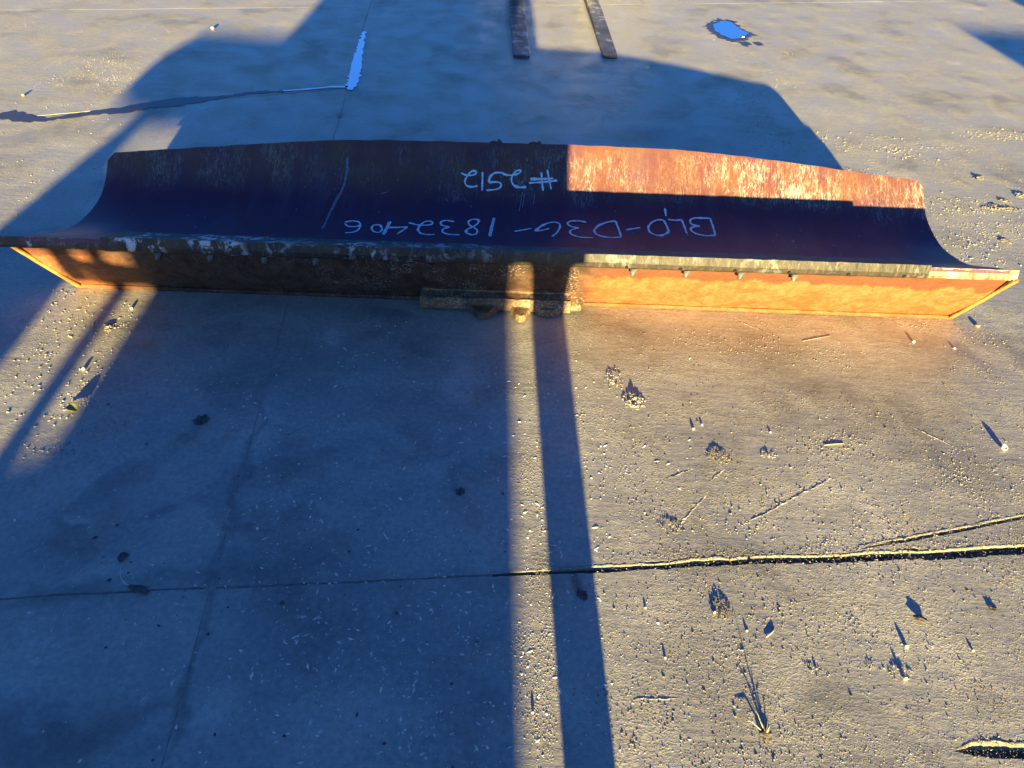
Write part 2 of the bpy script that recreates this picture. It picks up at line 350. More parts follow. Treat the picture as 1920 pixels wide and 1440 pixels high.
MAT_FILL = simple('joint_dirt', (.27, .245, .21), .95, 0, .4, 40, .003)
def filler(p, q, z, hw=.012):
    p, q = Vector((*p, z)), Vector((*q, z)); d = (q-p).normalized(); nr = Vector((-d.y, d.x, 0)); n = max(2, int((q-p).length/.02)); V = []
    for i in range(n+1):
        c = p + (q-p)*i/n; zz = Vector((0, 0, .0012*noise.noise(c*22)))
        c = c + warp(Vector((c.x, c.y, 0))); V += [c + nr*hw + zz, c - nr*hw + zz]
    o = mesh_obj('joint_filler', V, [(2*i, 2*i+1, 2*i+3, 2*i+2) for i in range(n)], MAT_FILL, ground); o.data.flip_normals(); return o
filler(Q(-2), Q(X3[1]), -.0005); filler(Q(X3[1]), Q(9), -.0030); filler(P(-5, J1), P(-.02, J1), -.0022); filler(P(-6, J4), P(7, J4), -.0008)

# ------------------------------------------------------------------ the bulldozer blade
BL, BR = gp(150, 538), gp(1780, 597)
ANG = math.atan2(BR.y-BL.y, BR.x-BL.x); MID = (BL+BR)/2
blade = empty('bulldozer_blade', (MID.x, MID.y, 0), ANG)
tag(blade, 'long rusty bulldozer blade lying on its back, chalk numbers on its curved face', 'blade')
PR = [(-.101,.2655),(-.0755,.2540),(-.0414,.2396),(-.0086,.2209),(.0243,.2024),(.0575,.1844),(.0915,.1681),(.1274,.1565),(.1641,.1476),(.2012,.1404),(.2385,.1344),(.276,.1308),(.3138,.1316),(.3512,.1363),(.3883,.1434),(.4248,.1531),(.4599,.1668),(.4921,.1864),(.5219,.2096),(.5505,.2342),(.579,.259)]
PL = [(-.134,.2697),(-.1090,.2590),(-.0745,.2464),(-.0412,.2301),(-.0078,.214),(.0258,.1983),(.0597,.1833),(.0941,.1695),(.1293,.1578),(.1653,.1491),(.2019,.1436),(.2389,.1406),(.2759,.1398),(.313,.141),(.3499,.1445),(.3862,.1517),(.4211,.164),(.4536,.1818),(.4835,.2037),(.5104,.2292),(.536,.256)]
EXS = [i*1.59/8 for i in range(-8, 9)]; EXV = [0,.02,.04,.06,.078,.088,.092,.094,.096,.098,.096,.094,.082,.064,.042,.02,0]
HS, LR_, LL_ = 1.59, .7551, .7414
def prof(s):
    k = min(1.05, max(-.05, (s+HS)/(2*HS))); return [(a[0]*(1-k)+b[0]*k, a[1]*(1-k)+b[1]*k) for a, b in zip(PL, PR)], LL_*(1-k)+LR_*k
def face_pt(s, t, off=0.0):
    """point on the concave face: s along the blade, t 0..1 from cutting edge to lip; off = height above it"""
    pr, Lc = prof(s); e = float(np.interp(s, EXS, EXV)); tt = t*(Lc+e)/Lc*20
    i = int(min(max(tt, 0), 19)); a, b = pr[i], pr[i+1]; d = Vector((b[0]-a[0], b[1]-a[1]))
    if tt > 19.5: d = Vector((pr[20][0]-pr[19][0], pr[20][1]-pr[19][1]))
    q = Vector(a) + Vector((b[0]-a[0], b[1]-a[1]))*(tt-i)
    # tangent smoothed over neighbours
    j = min(max(int(tt+.5), 1), 19); dd = Vector((pr[j+1][0]-pr[j-1][0], pr[j+1][1]-pr[j-1][1])).normalized()
    nrm = Vector((-dd.y, dd.x)); q = q + nrm*off
    return Vector((s, q.x, q.y)), t*(Lc+e)
MAT_MB, MAT_BACK, MAT_BAR = moldboard_material(), back_material(), bar_material()
def make_moldboard():
    NS, NTt, TH = 128, 44, .011
    V, UVc, F = [], [], []
    ss = [-HS + 2*HS*i/NS for i in range(NS+1)]
    for off in (0, -TH):
        for s in ss:
            rc = .026; ed = HS-abs(s); cut = 0.0
            if ed < rc: cut = rc - math.sqrt(max(0, rc*rc-(rc-ed)**2))      # rounded lip corners
            for j in range(NTt+1):
                t = j/NTt; pr, Lc = prof(s); e = float(np.interp(s, EXS, EXV)); tm = 1 - cut/(Lc+e)
                dent = .0022*noise.noise(Vector((s*2.3, t*3, 1))) + .0010*noise.noise(Vector((s*9, t*6, 4)))
                wav = 0 if t < .97 else .0035*noise.noise(Vector((s*14, 2, 8)))
                p, v = face_pt(s, t*tm + wav*(t-.97)/.03, off + dent); V.append(p); UVc.append((s, v))
    n = NTt+1; m = (NS+1)*n
    for i in range(NS):
        for j in range(NTt):
            a, b, c, d = i*n+j, (i+1)*n+j, (i+1)*n+j+1, i*n+j+1
            F.append((a, b, c, d)); F.append((m+d, m+c, m+b, m+a))
    for i in range(NS):
        F.append((i*n+NTt, (i+1)*n+NTt, m+(i+1)*n+NTt, m+i*n+NTt)); F.append(((i+1)*n, i*n, m+i*n, m+(i+1)*n))
    for j in range(NTt):
        F.append((j+1, j, m+j, m+j+1)[::-1]); F.append((NS*n+j, NS*n+j+1, m+NS*n+j+1, m+NS*n+j)[::-1])
    o = mesh_obj('moldboard', V, F, MAT_MB, blade, True)
    bm = bmesh.new(); bm.from_mesh(o.data); bmesh.ops.recalc_face_normals(bm, faces=bm.faces)
    for e in bm.edges:
        if len(e.link_faces) == 2 and e.calc_face_angle(0) > .7: e.smooth = False
    bm.to_mesh(o.data); bm.free()
    uvl = o.data.uv_layers.new(name='UVMap')
    for lp in o.data.loops: uvl.data[lp.index].uv = UVc[lp.vertex_index]
    return o
mold = make_moldboard(); tag(mold, 'dark worn curved plate of the blade with a scratched rusty lip')

def edge_frame(s):
    """cutting edge corner, direction out of the plate and normal of the face, in the (a, z) plane"""
    pr, _ = prof(s); E = Vector(pr[0]); T = (Vector(pr[0])-Vector(pr[2])).normalized(); return E, T, Vector((-T.y, T.x)) if T.x > 0 else Vector((T.y, -T.x))
def swept(name, s0, s1, section, mat, parent, n=60, wob=.0015, seed=0):
    """bar along the edge; section lists (out along T, along N) corners"""
    V, F = [], []; k = len(section)
    for i in range(n+1):
        s = s0+(s1-s0)*i/n; E, T, N = edge_frame(s)
        for q, (o, u) in enumerate(section):
            o2 = o + wob*noise.noise(Vector((s*17, q*3.1, seed))) + wob*.7*noise.noise(Vector((s*60, q*2, seed+4)))
            u2 = u + (wob*.8*noise.noise(Vector((s*23, q*5.7, seed+9))))
            p = E + T*o2 + N*u2; V.append((s, p.x, p.y))
    for i in range(n):
        for q in range(k): F.append((i*k+q, i*k+(q+1) % k, (i+1)*k+(q+1) % k, (i+1)*k+q))
    F.append(tuple(range(k))[::-1]); F.append(tuple(n*k+q for q in range(k)))
    bm = bmesh.new(); vs_ = [bm.verts.new(v) for v in V]
    for f in F: bm.faces.new([vs_[i] for i in f])
    bmesh.ops.recalc_face_normals(bm, faces=bm.faces)
    return bm_obj(name, bm, mat, parent)
E_, T_, N_ = edge_frame(0)
edge_bar = swept('cutting_edge', -1.33, 1.315, [(.020, .011), (.018, -.016), (.010, -.030), (-.004, -.036), (-.10, -.036), (-.10, -.012), (.001, -.012), (.001, .0010), (-.125, .0010), (-.125, .004), (-.118, .011)], MAT_BAR, blade, 220, .0022)
tag(edge_bar, 'scraped steel cutting edge bar along the near side of the blade')
n_ = NT('sunlit_worn_steel'); cc = n_.coord(); ff = n_.noise(n_.mapping(cc, sc=(1, .5, .5)), 24, 5, .7)
MAT_BIT = n_.done(n_.mix(n_.rng(ff, .38, .62), (.11, .075, .04), (.50, .42, .28)), .5, n_.bump(ff, 1, .002), .2)  # brighter colour paints the sun on the right end bit
for a, b, sd_ in ((1.319, 1.622, 3), (-1.675, -1.334, 5)):
    swept('end_bit', a, b, [(.000, .0015), (-.002, -.026), (-.010, -.034), (-.09, -.034), (-.09, -.0125), (-.012, -.0125), (-.012, .0015)], MAT_BIT if a > 0 else MAT_BAR, blade, 24, .0016, sd_)
# bolts under the edge bar
bmn = bmesh.new(); bmesh.ops.create_cone(bmn, cap_ends=True, segments=6, radius1=.013, radius2=.013, depth=.012)
bmesh.ops.create_cone(bmn, cap_ends=True, segments=12, radius1=.0095, radius2=.008, depth=.014, matrix=Matrix.Translation((0, 0, -.008)))
bolt0 = None
for s in (-1.168, -1.004, -.834, -.672, .352, .526, .704, .882):
    E, T, N = edge_frame(s); p = E + T*(-.008) - N*.042
    if bolt0 is None: bolt0 = bm_obj('bolt', bmn, MAT_BAR, blade); o = bolt0
    else: o = copy_obj(bolt0, blade)
    o.location = (s, p.x, p.y); o.rotation_euler = (math.atan2(-N.x, N.y) + .1*random.uniform(-1, 1), 0, 0)
hole0 = None
for s in (.325, .500, .678, .855, 1.05, 1.235):  # solid black discs stand in for the shade inside the holes
    E, T, N = edge_frame(s); p = E + T*.0105 - N*.027
    bmh = bmesh.new(); bmesh.ops.create_cone(bmh, cap_ends=True, segments=10, radius1=.006, radius2=.006, depth=.01)
    o = bm_obj('bolt_hole', bmh, simple('hole_shade', (.006, .005, .005), .9) if hole0 is None else hole0.data.materials[0], blade); hole0 = hole0 or o
    o.location = (s, p.x, p.y); o.rotation_euler = (math.atan2(T.y, -T.x) + math.pi/2, 0, 0)

# orange back plate: leans out from the ground up to the underside of the edge bar
BT = (-.098, .236); BB = (.004, .006)          # top and bottom in (a, z)
def back_pt(s, k): return Vector((s*(1.0 + (.026 if abs(s) > 1.4 else 0)*(k)), BB[0]+(BT[0]-BB[0])*k - .016*math.sin(math.pi*k), BB[1]+(BT[1]-BB[1])*k))
def make_back():
    NS, NK = 240, 26; V, F = [], []
    for i in range(NS+1):
        s = -1.547 + 3.094*i/NS
        for j in range(NK+1):
            k = j/NK; p = back_pt(s, k); wl = s + (.075*k if s > 1.40 else (-.105*k if s < -1.40 else 0))*max(0, (abs(s)-1.40)/.147)
            r = .006*noise.noise(Vector((s*5, k*1.3, 2))) + .004*noise.noise(Vector((s*21, k*5, 3))) + .0025*noise.noise(Vector((s*60, k*15, 5)))
            V.append((wl, p.y - max(0, r)*1.2, p.z))
    n = NK+1; m = len(V); V += [(v[0], v[1]+.010, v[2]) for v in V]
    for i in range(NS):
        for j in range(NK):
            a, b, c, d = i*n+j, (i+1)*n+j, (i+1)*n+j+1, i*n+j+1; F += [(a, b, c, d), (m+d, m+c, m+b, m+a)]
    for i in range(NS): F += [(i*n, m+i*n, m+(i+1)*n, (i+1)*n), (i*n+NK, (i+1)*n+NK, m+(i+1)*n+NK, m+i*n+NK)]
    for j in range(NK): F += [(j, j+1, m+j+1, m+j), (NS*n+j, m+NS*n+j, m+NS*n+j+1, NS*n+j+1)]
    return mesh_obj('back_plate', V, F, MAT_BACK, blade, True)
backp = make_back(); tag(backp, 'orange painted and rusted back plate, grime and painted shade towards the middle')
MAT_RIM = simple('orange_rim_paint', (.36, .15, .03), .7, 0, .35, 40, .002)
def bar_between(name, p, q, wx, wz, mat, parent, seg=30, wob=.0012):
    bm = bmesh.new(); pts = [Vector(p)+(Vector(q)-Vector(p))*i/seg for i in range(seg+1)]
    pts = [v + Vector((0, 1, 0))*wob*noise.noise(v*20) + Vector((0, 0, 1))*wob*noise.noise(v*26 + Vector((4, 4, 4))) for v in pts]
    return bm_obj(name, tube(bm, pts, wx, 6), mat, parent)
bar_between('bottom_flange', (-1.552, -.004, .009), (1.552, -.004, .009), .0085, 0, MAT_BACK, blade, 200)
for sg in (1, -1):
    d = .075 if sg > 0 else .105
    bar_between('end_rim', (sg*1.549, -.006, .008), (sg*(1.549+d), -.112, .236), .0065, 0, MAT_RIM, blade, 24)
    bar_between('end_rim', (sg*1.536, -.012, .010), (sg*(1.536+d), -.118, .236), .004, 0, MAT_RIM, blade, 24)
    # end plate closing the box under the curved plate
    pr, _ = prof(sg*1.57); o2 = [(BT[0]+.004, BT[1])] + [(a+.004, z-.014) for a, z in pr[1:15]] + [(.42, .004), (.012, .004)]
    prism('end_plate', o2, lambda p: (sg*1.560, p[0], p[1]), lambda p: (sg*1.548, p[0], p[1]), MAT_RIM, blade)
prism('stiffener_box', [(.012, .004), (.40, .004), (.44, .10), (.40, .115), (.02, .11)], lambda p: (-1.545, p[0], p[1]), lambda p: (1.545, p[0], p[1]), MAT_RIM, blade)
# centre bracket and its lugs
MAT_BRK = bracket_material()
br = prism('centre_bracket', [(-.004, .012), (-.070, .010), (-.076, .020), (-.076, .052), (-.066, .060), (-.034, .064), (-.030, .082), (-.004, .086)],
           lambda p: (-.352, p[0], p[1]), lambda p: (.168, p[0], p[1]), MAT_BRK, blade, .004)
prism('bracket_foot', [(-.003, .014), (-.060, .012), (-.068, .022), (-.066, .040), (-.030, .050), (-.003, .075)], lambda p: (.1685, p[0], p[1]), lambda p: (.226 if p[0] > -.02 else .206, p[0], p[1]), MAT_BRK, blade, .006)
bar_between('weld_bead', (-.345, -.036, .070), (.166, -.036, .070), .006, 0, MAT_BRK, blade, 80, .003)
bar_between('weld_bead', (-.30, -.070, .058), (.165, -.070, .058), .0045, 0, MAT_BRK, blade, 80, .002)
for cx, wd, dp in ((-.133, .105, .046), (-.005, .075, .056), (.090, .090, .018)):
    pts = [(-wd/2, 0), (wd/2, 0), (wd*.34, -dp*.35), (wd*.20, -dp*.9), (wd*.06, -dp), (-wd*.10, -dp), (-wd*.22, -dp*.8), (-wd*.34, -dp*.30)]
    prism('bracket_lug', pts, lambda p: (cx+p[0], -.074+p[1], .006), lambda p: (cx+p[0]*.96, -.074+p[1]*.96, .034), MAT_BRK, blade, .004)
MAT_STUD = simple('rusty_stud', (.13, .06, .04), .8, 0, .3, 60, .002)
for s in (-.12, .036):
    p, _ = face_pt(s, .985, -.02); bm = lump(s*40, .3, 2, .022, .014, .018); bm_obj('lip_stud', bm, MAT_STUD, blade, True, (s, p.y+.006, p.z+.010))
    bm = lump(s*40+3, .3, 2, .012, .010, .020); bm_obj('lip_stud', bm, MAT_STUD, blade, True, (s+.022, p.y+.004, p.z+.012))

# chalk writing on the curved face: every stroke a thin ragged ribbon lying on the steel
T1 = [[(0.725,0.658),(0.729,0.5995),(0.728,0.5319)],[(0.728,0.5319),(0.689,0.5221),(0.654,0.5358),(0.638,0.5613),(0.639,0.5809),(0.656,0.5915),(0.678,0.5984)],[(0.678,0.5962),(0.651,0.6021),(0.641,0.6204),(0.648,0.6439),(0.663,0.6535),(0.725,0.658)],[(0.612,0.6381),(0.618,0.5874),(0.62,0.5268)],[(0.612,0.636),(0.588,0.6276),(0.559,0.6338)],[(0.542,0.6265),(0.522,0.6314),(0.494,0.6105),(0.475,0.5704),(0.479,0.5318),(0.495,0.5102),(0.516,0.504),(0.542,0.5244),(0.553,0.5473)],[(0.542,0.6265),(0.55,0.5872),(0.553,0.5449)],[(0.553,0.7061),(0.554,0.6556)],[(0.39,0.5438),(0.42,0.5558),(0.447,0.5659)],[(0.355,0.6092),(0.362,0.5559),(0.367,0.4842)],[(0.355,0.6092),(0.323,0.5983),(0.287,0.5709),(0.267,0.5302),(0.271,0.5003),(0.294,0.4769),(0.327,0.4682),(0.366,0.4781)],[(0.243,0.5902),(0.217,0.5993),(0.185,0.5972),(0.168,0.5827),(0.173,0.5623),(0.189,0.5493),(0.213,0.5463)],[(0.213,0.5463),(0.183,0.5294),(0.173,0.5053),(0.186,0.478),(0.215,0.4578),(0.26,0.461)],[(0.107,0.455),(0.128,0.4988),(0.142,0.5485),(0.141,0.5765),(0.122,0.5866),(0.096,0.5771),(0.07,0.5508),(0.044,0.5057)],[(0.044,0.5057),(0.072,0.5133),(0.1,0.5333)],[(-0.031,0.4967),(-0.0,0.5104),(0.032,0.5284)],[(-0.107,0.6017),(-0.113,0.528),(-0.119,0.4361)],[(-0.109,0.6016),(-0.117,0.5277),(-0.123,0.4399)],[(-0.164,0.5847),(-0.188,0.5887),(-0.206,0.5709),(-0.2,0.5395),(-0.18,0.5197),(-0.166,0.4917),(-0.17,0.4548),(-0.189,0.4451),(-0.209,0.4663),(-0.209,0.4979),(-0.188,0.5222),(-0.168,0.5507),(-0.164,0.5847)],[(-0.256,0.5618),(-0.287,0.574),(-0.309,0.5582),(-0.303,0.5289),(-0.271,0.5158)],[(-0.271,0.5158),(-0.296,0.4973),(-0.297,0.4653),(-0.273,0.4423),(-0.231,0.4428)],[(-0.425,0.5441),(-0.39,0.5252),(-0.353,0.5249),(-0.332,0.5419),(-0.341,0.5632),(-0.366,0.5572),(-0.382,0.5227),(-0.387,0.4804),(-0.373,0.4418),(-0.346,0.4301),(-0.321,0.437)],[(-0.492,0.5486),(-0.497,0.4888),(-0.503,0.4148)],[(-0.497,0.5453),(-0.502,0.4829),(-0.507,0.4189)],[(-0.496,0.494),(-0.462,0.4968),(-0.425,0.5064)],[(-0.425,0.5064),(-0.44,0.4703),(-0.455,0.4309)],[(-0.526,0.5152),(-0.549,0.5182),(-0.557,0.489),(-0.544,0.4468),(-0.522,0.4344),(-0.513,0.4693),(-0.526,0.5152)],[(-0.659,0.532),(-0.634,0.5473),(-0.606,0.538),(-0.597,0.5096),(-0.614,0.4915),(-0.643,0.4931),(-0.657,0.5193)],[(-0.599,0.5129),(-0.598,0.4611),(-0.615,0.4291),(-0.642,0.4221)]]
T2 = [[(0.093,0.8767),(0.101,0.8301),(0.11,0.7819)],[(0.07,0.8632),(0.074,0.8207),(0.078,0.7729)],[(0.027,0.8294),(0.074,0.8309),(0.117,0.8357)],[(0.022,0.8104),(0.074,0.8155),(0.133,0.826)],[(-0.079,0.8482),(-0.047,0.8441),(-0.017,0.8536),(-0.005,0.8693),(-0.024,0.8721),(-0.041,0.8528),(-0.048,0.8211),(-0.037,0.7946),(-0.011,0.7858),(0.013,0.791)],[(-0.142,0.768),(-0.108,0.7728),(-0.094,0.7777)],[(-0.094,0.7777),(-0.081,0.794),(-0.088,0.8103),(-0.112,0.8112),(-0.133,0.8071)],[(-0.133,0.8071),(-0.132,0.8312),(-0.117,0.8538),(-0.086,0.8582),(-0.068,0.8486)],[(-0.159,0.8576),(-0.158,0.8132),(-0.158,0.7657)],[(-0.242,0.8498),(-0.217,0.837),(-0.188,0.843),(-0.178,0.8587),(-0.197,0.8649),(-0.213,0.8473),(-0.228,0.8126),(-0.223,0.7893),(-0.201,0.7812),(-0.176,0.79)]]
SC = [[(-0.001,0.7657),(-0.013,0.6544)],[(0.008,0.7615),(-0.001,0.6777)],[(0.046,0.7583),(0.041,0.7008)],[(-0.548,0.7362),(-0.52,0.7482)],[(-0.483,0.8034),(-0.487,0.8119)]]
DR = [[(-0.682,0.9172),(-0.682,0.8617),(-0.687,0.7922),(-0.7,0.7361),(-0.712,0.7),(-0.725,0.6064),(-0.73,0.4563)]]
cn = NT('chalk'); c_ = cn.coord(); MAT_CHALK = cn.done(cn.mix(cn.rng(cn.noise(c_, 220, 3, .7), .38, .55), (.70, .70, .70), (.93, .93, .93)), .95)
def ribbons(name, strokes, w, mat, step=.004, gap=.05, lift=.0012, label=None):
    V, F = [], []
    for q, L in enumerate(strokes):
        P_ = []
        for a, b in zip(L, L[1:]):
            n = max(2, int(math.hypot((b[0]-a[0]), (b[1]-a[1])*.83)/step))
            P_ += [(a[0]+(b[0]-a[0])*i/n, a[1]+(b[1]-a[1])*i/n) for i in range(n)]
        P_.append(L[-1])
        for _ in range(6):
            P_ = [P_[0]] + [((x0[0]+2*x1[0]+x2[0])/4, (x0[1]+2*x1[1]+x2[1])/4) for x0, x1, x2 in zip(P_, P_[1:], P_[2:])] + [P_[-1]]
        base = None
        for i, (s, t) in enumerate(P_):
            a, b = P_[max(0, i-1)], P_[min(len(P_)-1, i+1)]; d = Vector((b[0]-a[0], (b[1]-a[1])*.83)); d = d.normalized() if d.length else Vector((1, 0)); nn = Vector((-d.y, d.x))
            ww = w*(.55 + .9*abs(noise.noise(Vector((i*.13, q*3.3, 1))))) * (.8 + .4*random.random()) * (.55 if i in (0, len(P_)-1) else 1)
            skip = noise.noise(Vector((i*.55, q*7.1, 6))) > 1-gap*6
            A = face_pt(s+nn.x*ww, t+nn.y*ww/.83, lift)[0]; B = face_pt(s-nn.x*ww, t-nn.y*ww/.83, lift)[0]
            V += [A, B]
            if base is not None and not skip: F.append((len(V)-4, len(V)-3, len(V)-1, len(V)-2))
            base = 1
    o = mesh_obj(name, V, F, mat, mold)
    m = o.modifiers.new('chalk thickness', 'SOLIDIFY'); m.thickness = .0008; m.offset = 1
    if label: o['label'] = label
    return o
for grp in ((0, 3), (3, 5), (5, 7), (7, 8), (8, 9), (9, 11), (11, 13), (13, 15), (15, 16), (16, 18), (18, 19), (19, 21), (21, 22), (22, 26), (26, 27), (27, 29)): ribbons('chalk_letter', T1[grp[0]:grp[1]], .0054, MAT_CHALK)
for grp in ((0, 4), (4, 5), (5, 8), (8, 9), (9, 10)): ribbons('chalk_letter', T2[grp[0]:grp[1]], .0052, MAT_CHALK)
MAT_SCR = simple('pale_scratch', (.34, .34, .38), .8)
for L_ in SC: ribbons('scratch', [L_], .0013, MAT_SCR, gap=0, lift=.0008)
ribbons('drip_streak', DR, .0060, simple('dried_drip', (.20, .20, .23), .55, 0, .4, 90), gap=.02, lift=.0008)

# ------------------------------------------------------------------ pallet forks coming in at the top
n_ = NT('worn_fork_steel'); c_ = n_.coord(); k_ = n_.noise(c_, 14, 6, .65)
MAT_FORK = n_.done(n_.mix(n_.rng(k_, .57, .60), n_.mix(n_.rng(n_.noise(c_, 5, 3), .3, .7), (.045, .038, .032), (.10, .085, .065)), (.27, .25, .24)), n_.rng(k_, .4, .6, .5, .3), n_.bump(k_, 1, .001), .3)
forks = empty('pallet_forks', (0, 0, 0)); tag(forks, 'pair of worn steel lift forks resting on the concrete beyond the blade', 'forks')
for lt, rt, lb, rb in (((950, 0), (985, 0), (962, 106), (994, 108)), ((1088, 0), (1127, 0), (1131, 107), (1159, 107))):
    a0, a1, b0, b1 = [gp(*q, .012) for q in (lt, rt, lb, rb)]; ma, mb = (a0+a1)/2, (b0+b1)/2
    d = (ma-mb); d.z = 0; d.normalize(); sx = Vector((d.y, -d.x, 0)); hw = (b1-b0).length/2*.98
    def fp(l, x, z): return mb + d*l + sx*x + Vector((0, 0, z - mb.z))
    def top(l): return .016 + .020*min(1, l/.9)
    bm = bmesh.new(); secs = []
    for l, ws_ in ((0, .62), (.008, .84), (.02, .95), (.045, 1), (.2, 1), (.6, 1), (1.0, 1), (1.75, 1)):
        x = hw*ws_; t = top(l) - (.006 if l < .01 else 0)
        secs.append([bm.verts.new(fp(l, xx, zz)) for xx, zz in ((-x, .002), (x, .002), (x, t-.002), (x-.003, t), (-x+.003, t), (-x, t-.002))])
    for s0, s1 in zip(secs, secs[1:]):
        for i in range(6): bm.faces.new((s0[i], s0[(i+1) % 6], s1[(i+1) % 6], s1[i]))
    bm.faces.new(secs[0][::-1]); bm.faces.new(secs[-1])
    f_ = bm_obj('fork', bm, MAT_FORK, forks)
    bm = bmesh.new(); vs_ = [bm.verts.new(fp(l, x, z)) for l, x, z in ((1.755, -hw, .002), (1.755, hw, .002), (1.80, hw, .002), (1.80, -hw, .002), (1.755, -hw, .55), (1.755, hw, .55), (1.80, hw, .55), (1.80, -hw, .55))]
    for f in ((3,2,1,0),(4,5,6,7),(0,1,5,4),(1,2,6,5),(2,3,7,6),(3,0,4,7)): bm.faces.new([vs_[i] for i in f])
    bm_obj('shank', bm, MAT_FORK, f_)
yb = gp(1050, 0).y + 1.85
for z in (.12, .48): bm_obj('carriage_bar', box_bm(-.55, 1.25, yb, yb+.05, z-.05, z+.05), MAT_FORK, forks)

# ------------------------------------------------------------------ unseen stand-ins added behind the viewpoint to throw the long shadows
# outlines are shaped to the shadows and given at the plane y = YM as (x, z)
YM = -3.0
MAT_YEL = simple('machine_yellow', (.55, .36, .05), .45, 0, .1, 6); MAT_BLK = simple('machine_black', (.03, .03, .032), .6, 0, .2, 12)
MAT_TYRE = simple('tyre_rubber', (.03, .03, .03), .85, 0, .25, 30, .004); MAT_GLASS = simple('cab_glass', (.03, .04, .045), .08, 0, .1, 3)
loader = empty('stand_in_loader', (-.4, YM-.8, 0)); tag(loader, 'unseen machine built as a yellow loader, outline shaped to shade the left foreground', 'loader')  # machine known only by its shadow; loader parts shaped to cast it
def plate(name, pts, y0, y1, mat, bev=.01, parent=loader):
    L = parent.location; return prism(name, pts, lambda p: (p[0]-L.x+.0549*(YM-y0), y0-L.y, p[1]), lambda p: (p[0]-L.x+.0549*(YM-y1), y1-L.y, p[1]), mat, parent, bev)
plate('chassis', [(-.985, .28), (.255, .28), (.258, .60), (.268, .98), (.268, 1.15), (-1.0, 1.15), (-.992, .72), (-.975, .60)], YM-1.8, YM, MAT_YEL)
plate('hood', [(-1.155, 1.131), (.27, 1.131), (.27, 1.5), (.2, 1.62), (-1.0, 1.62), (-1.06, 1.45), (-1.10, 1.255), (-1.122, 1.185)], YM-1.2, YM-.02, MAT_YEL, .004)
plate('cab', [(-.95, 1.63), (.15, 1.63), (.08, 2.55), (-.88, 2.55)], YM-2.4, YM-1.0, MAT_GLASS, .02)
plate('fender', [(-1.79, 1.062), (-1.802, 1.03), (-1.797, 1.008), (-1.71, .98), (-1.613, .976), (-1.592, .95), (-1.60, .93), (-1.66, .86), (-1.72, .765), (-1.74, .70),
                 (-1.70, .55), (-1.302, .55), (-1.300, .65), (-1.308, .712), (-1.33, .80), (-1.40, .845), (-1.53, .866), (-1.552, .90), (-1.550, .945), (-1.30, .955), (-1.0, .955), (-.99, 1.13), (-1.685, 1.134), (-1.74, 1.10)],
      YM-.35, YM-.01, MAT_YEL, .004)
plate('ladder_post', [(-1.130, .40), (-1.073, .40), (-1.073, .954), (-1.130, .954)], YM-.08, YM-.02, MAT_BLK, .004)
plate('step_tread', [(-1.302, .42), (-.98, .42), (-.98, .618), (-1.072, .614), (-1.132, .612), (-1.133, .48), (-1.302, .48)], YM-.30, YM-.03, MAT_BLK, .004)
plate('blocker_post', [(-1.255, .752), (-1.175, .752), (-1.165, .956), (-1.250, .956)], YM-.05, YM-.03, MAT_BLK, .004)  # this post and the rail below are blockers added to shade the blade's left end
plate('blocker_rail', [(-1.17, .738), (-.985, .735), (-.985, .850), (-1.06, .862), (-1.17, .872)], YM-.029, YM-.01, MAT_BLK, .004)
def wheel(x, y, r, wd):
    bm = bmesh.new(); n = 40; rp = [(r*.55, -wd/2*.8), (r*.9, -wd/2), (r, -wd/2*.75), (r, wd/2*.75), (r*.9, wd/2), (r*.55, wd/2*.8)]; rings = []
    for i in range(n):
        a = 2*math.pi*i/n; lug = 1 + (.02 if i % 2 else 0); rings.append([bm.verts.new((x-loader.location.x+o, y-loader.location.y+q*lug*math.cos(a), .55+q*lug*math.sin(a))) for q, o in rp])
    for i in range(n):
        for j in range(5): bm.faces.new((rings[i][j], rings[i][j+1], rings[(i+1) % n][j+1], rings[(i+1) % n][j]))
        bm.faces.new((rings[i][0], rings[(i+1) % n][0], rings[(i+1) % n][5], rings[i][5]))
    o = bm_obj('wheel', bm, MAT_TYRE, loader)
    bm = bmesh.new(); bmesh.ops.create_cone(bm, cap_ends=True, segments=24, radius1=r*.55, radius2=r*.5, depth=wd*.7, matrix=Matrix.Translation((x-loader.location.x, y-loader.location.y, .55)) @ Matrix.Rotation(math.pi/2, 4, 'Y')); bm_obj('rim', bm, MAT_YEL, o)
for x, y in ((-.72, YM-.75), (.06, YM-.75), (-.66, YM-2.0), (.13, YM-2.0)): wheel(x, y, .55, .34)

skip = empty('stand_in_bin', (5.0, YM-.9, 0)); tag(skip, 'made-up skip bin added behind the viewpoint to cast the shadow corner at the top right', 'skip bin')  # invented box and load, added for the shadow at the top right
MAT_SKIP = simple('skip_blue_paint', (.05, .09, .16), .5, 0, .2, 7)
plate('tub', [(3.80, .05), (6.4, .05), (6.4, 1.29), (3.80, 1.29)], YM-1.7, YM, MAT_SKIP, .01, skip)
plate('load', [(4.74, 1.292), (6.2, 1.292), (6.1, 1.9), (4.78, 1.9)], YM-1.5, YM-.1, MAT_CLOD, .02, skip)
for x in (3.95, 4.8, 5.6, 6.25): plate('rib', [(x-.03, .06), (x+.03, .06), (x+.03, 1.25), (x-.03, 1.25)], YM+.001, YM+.05, MAT_SKIP, .004, skip)

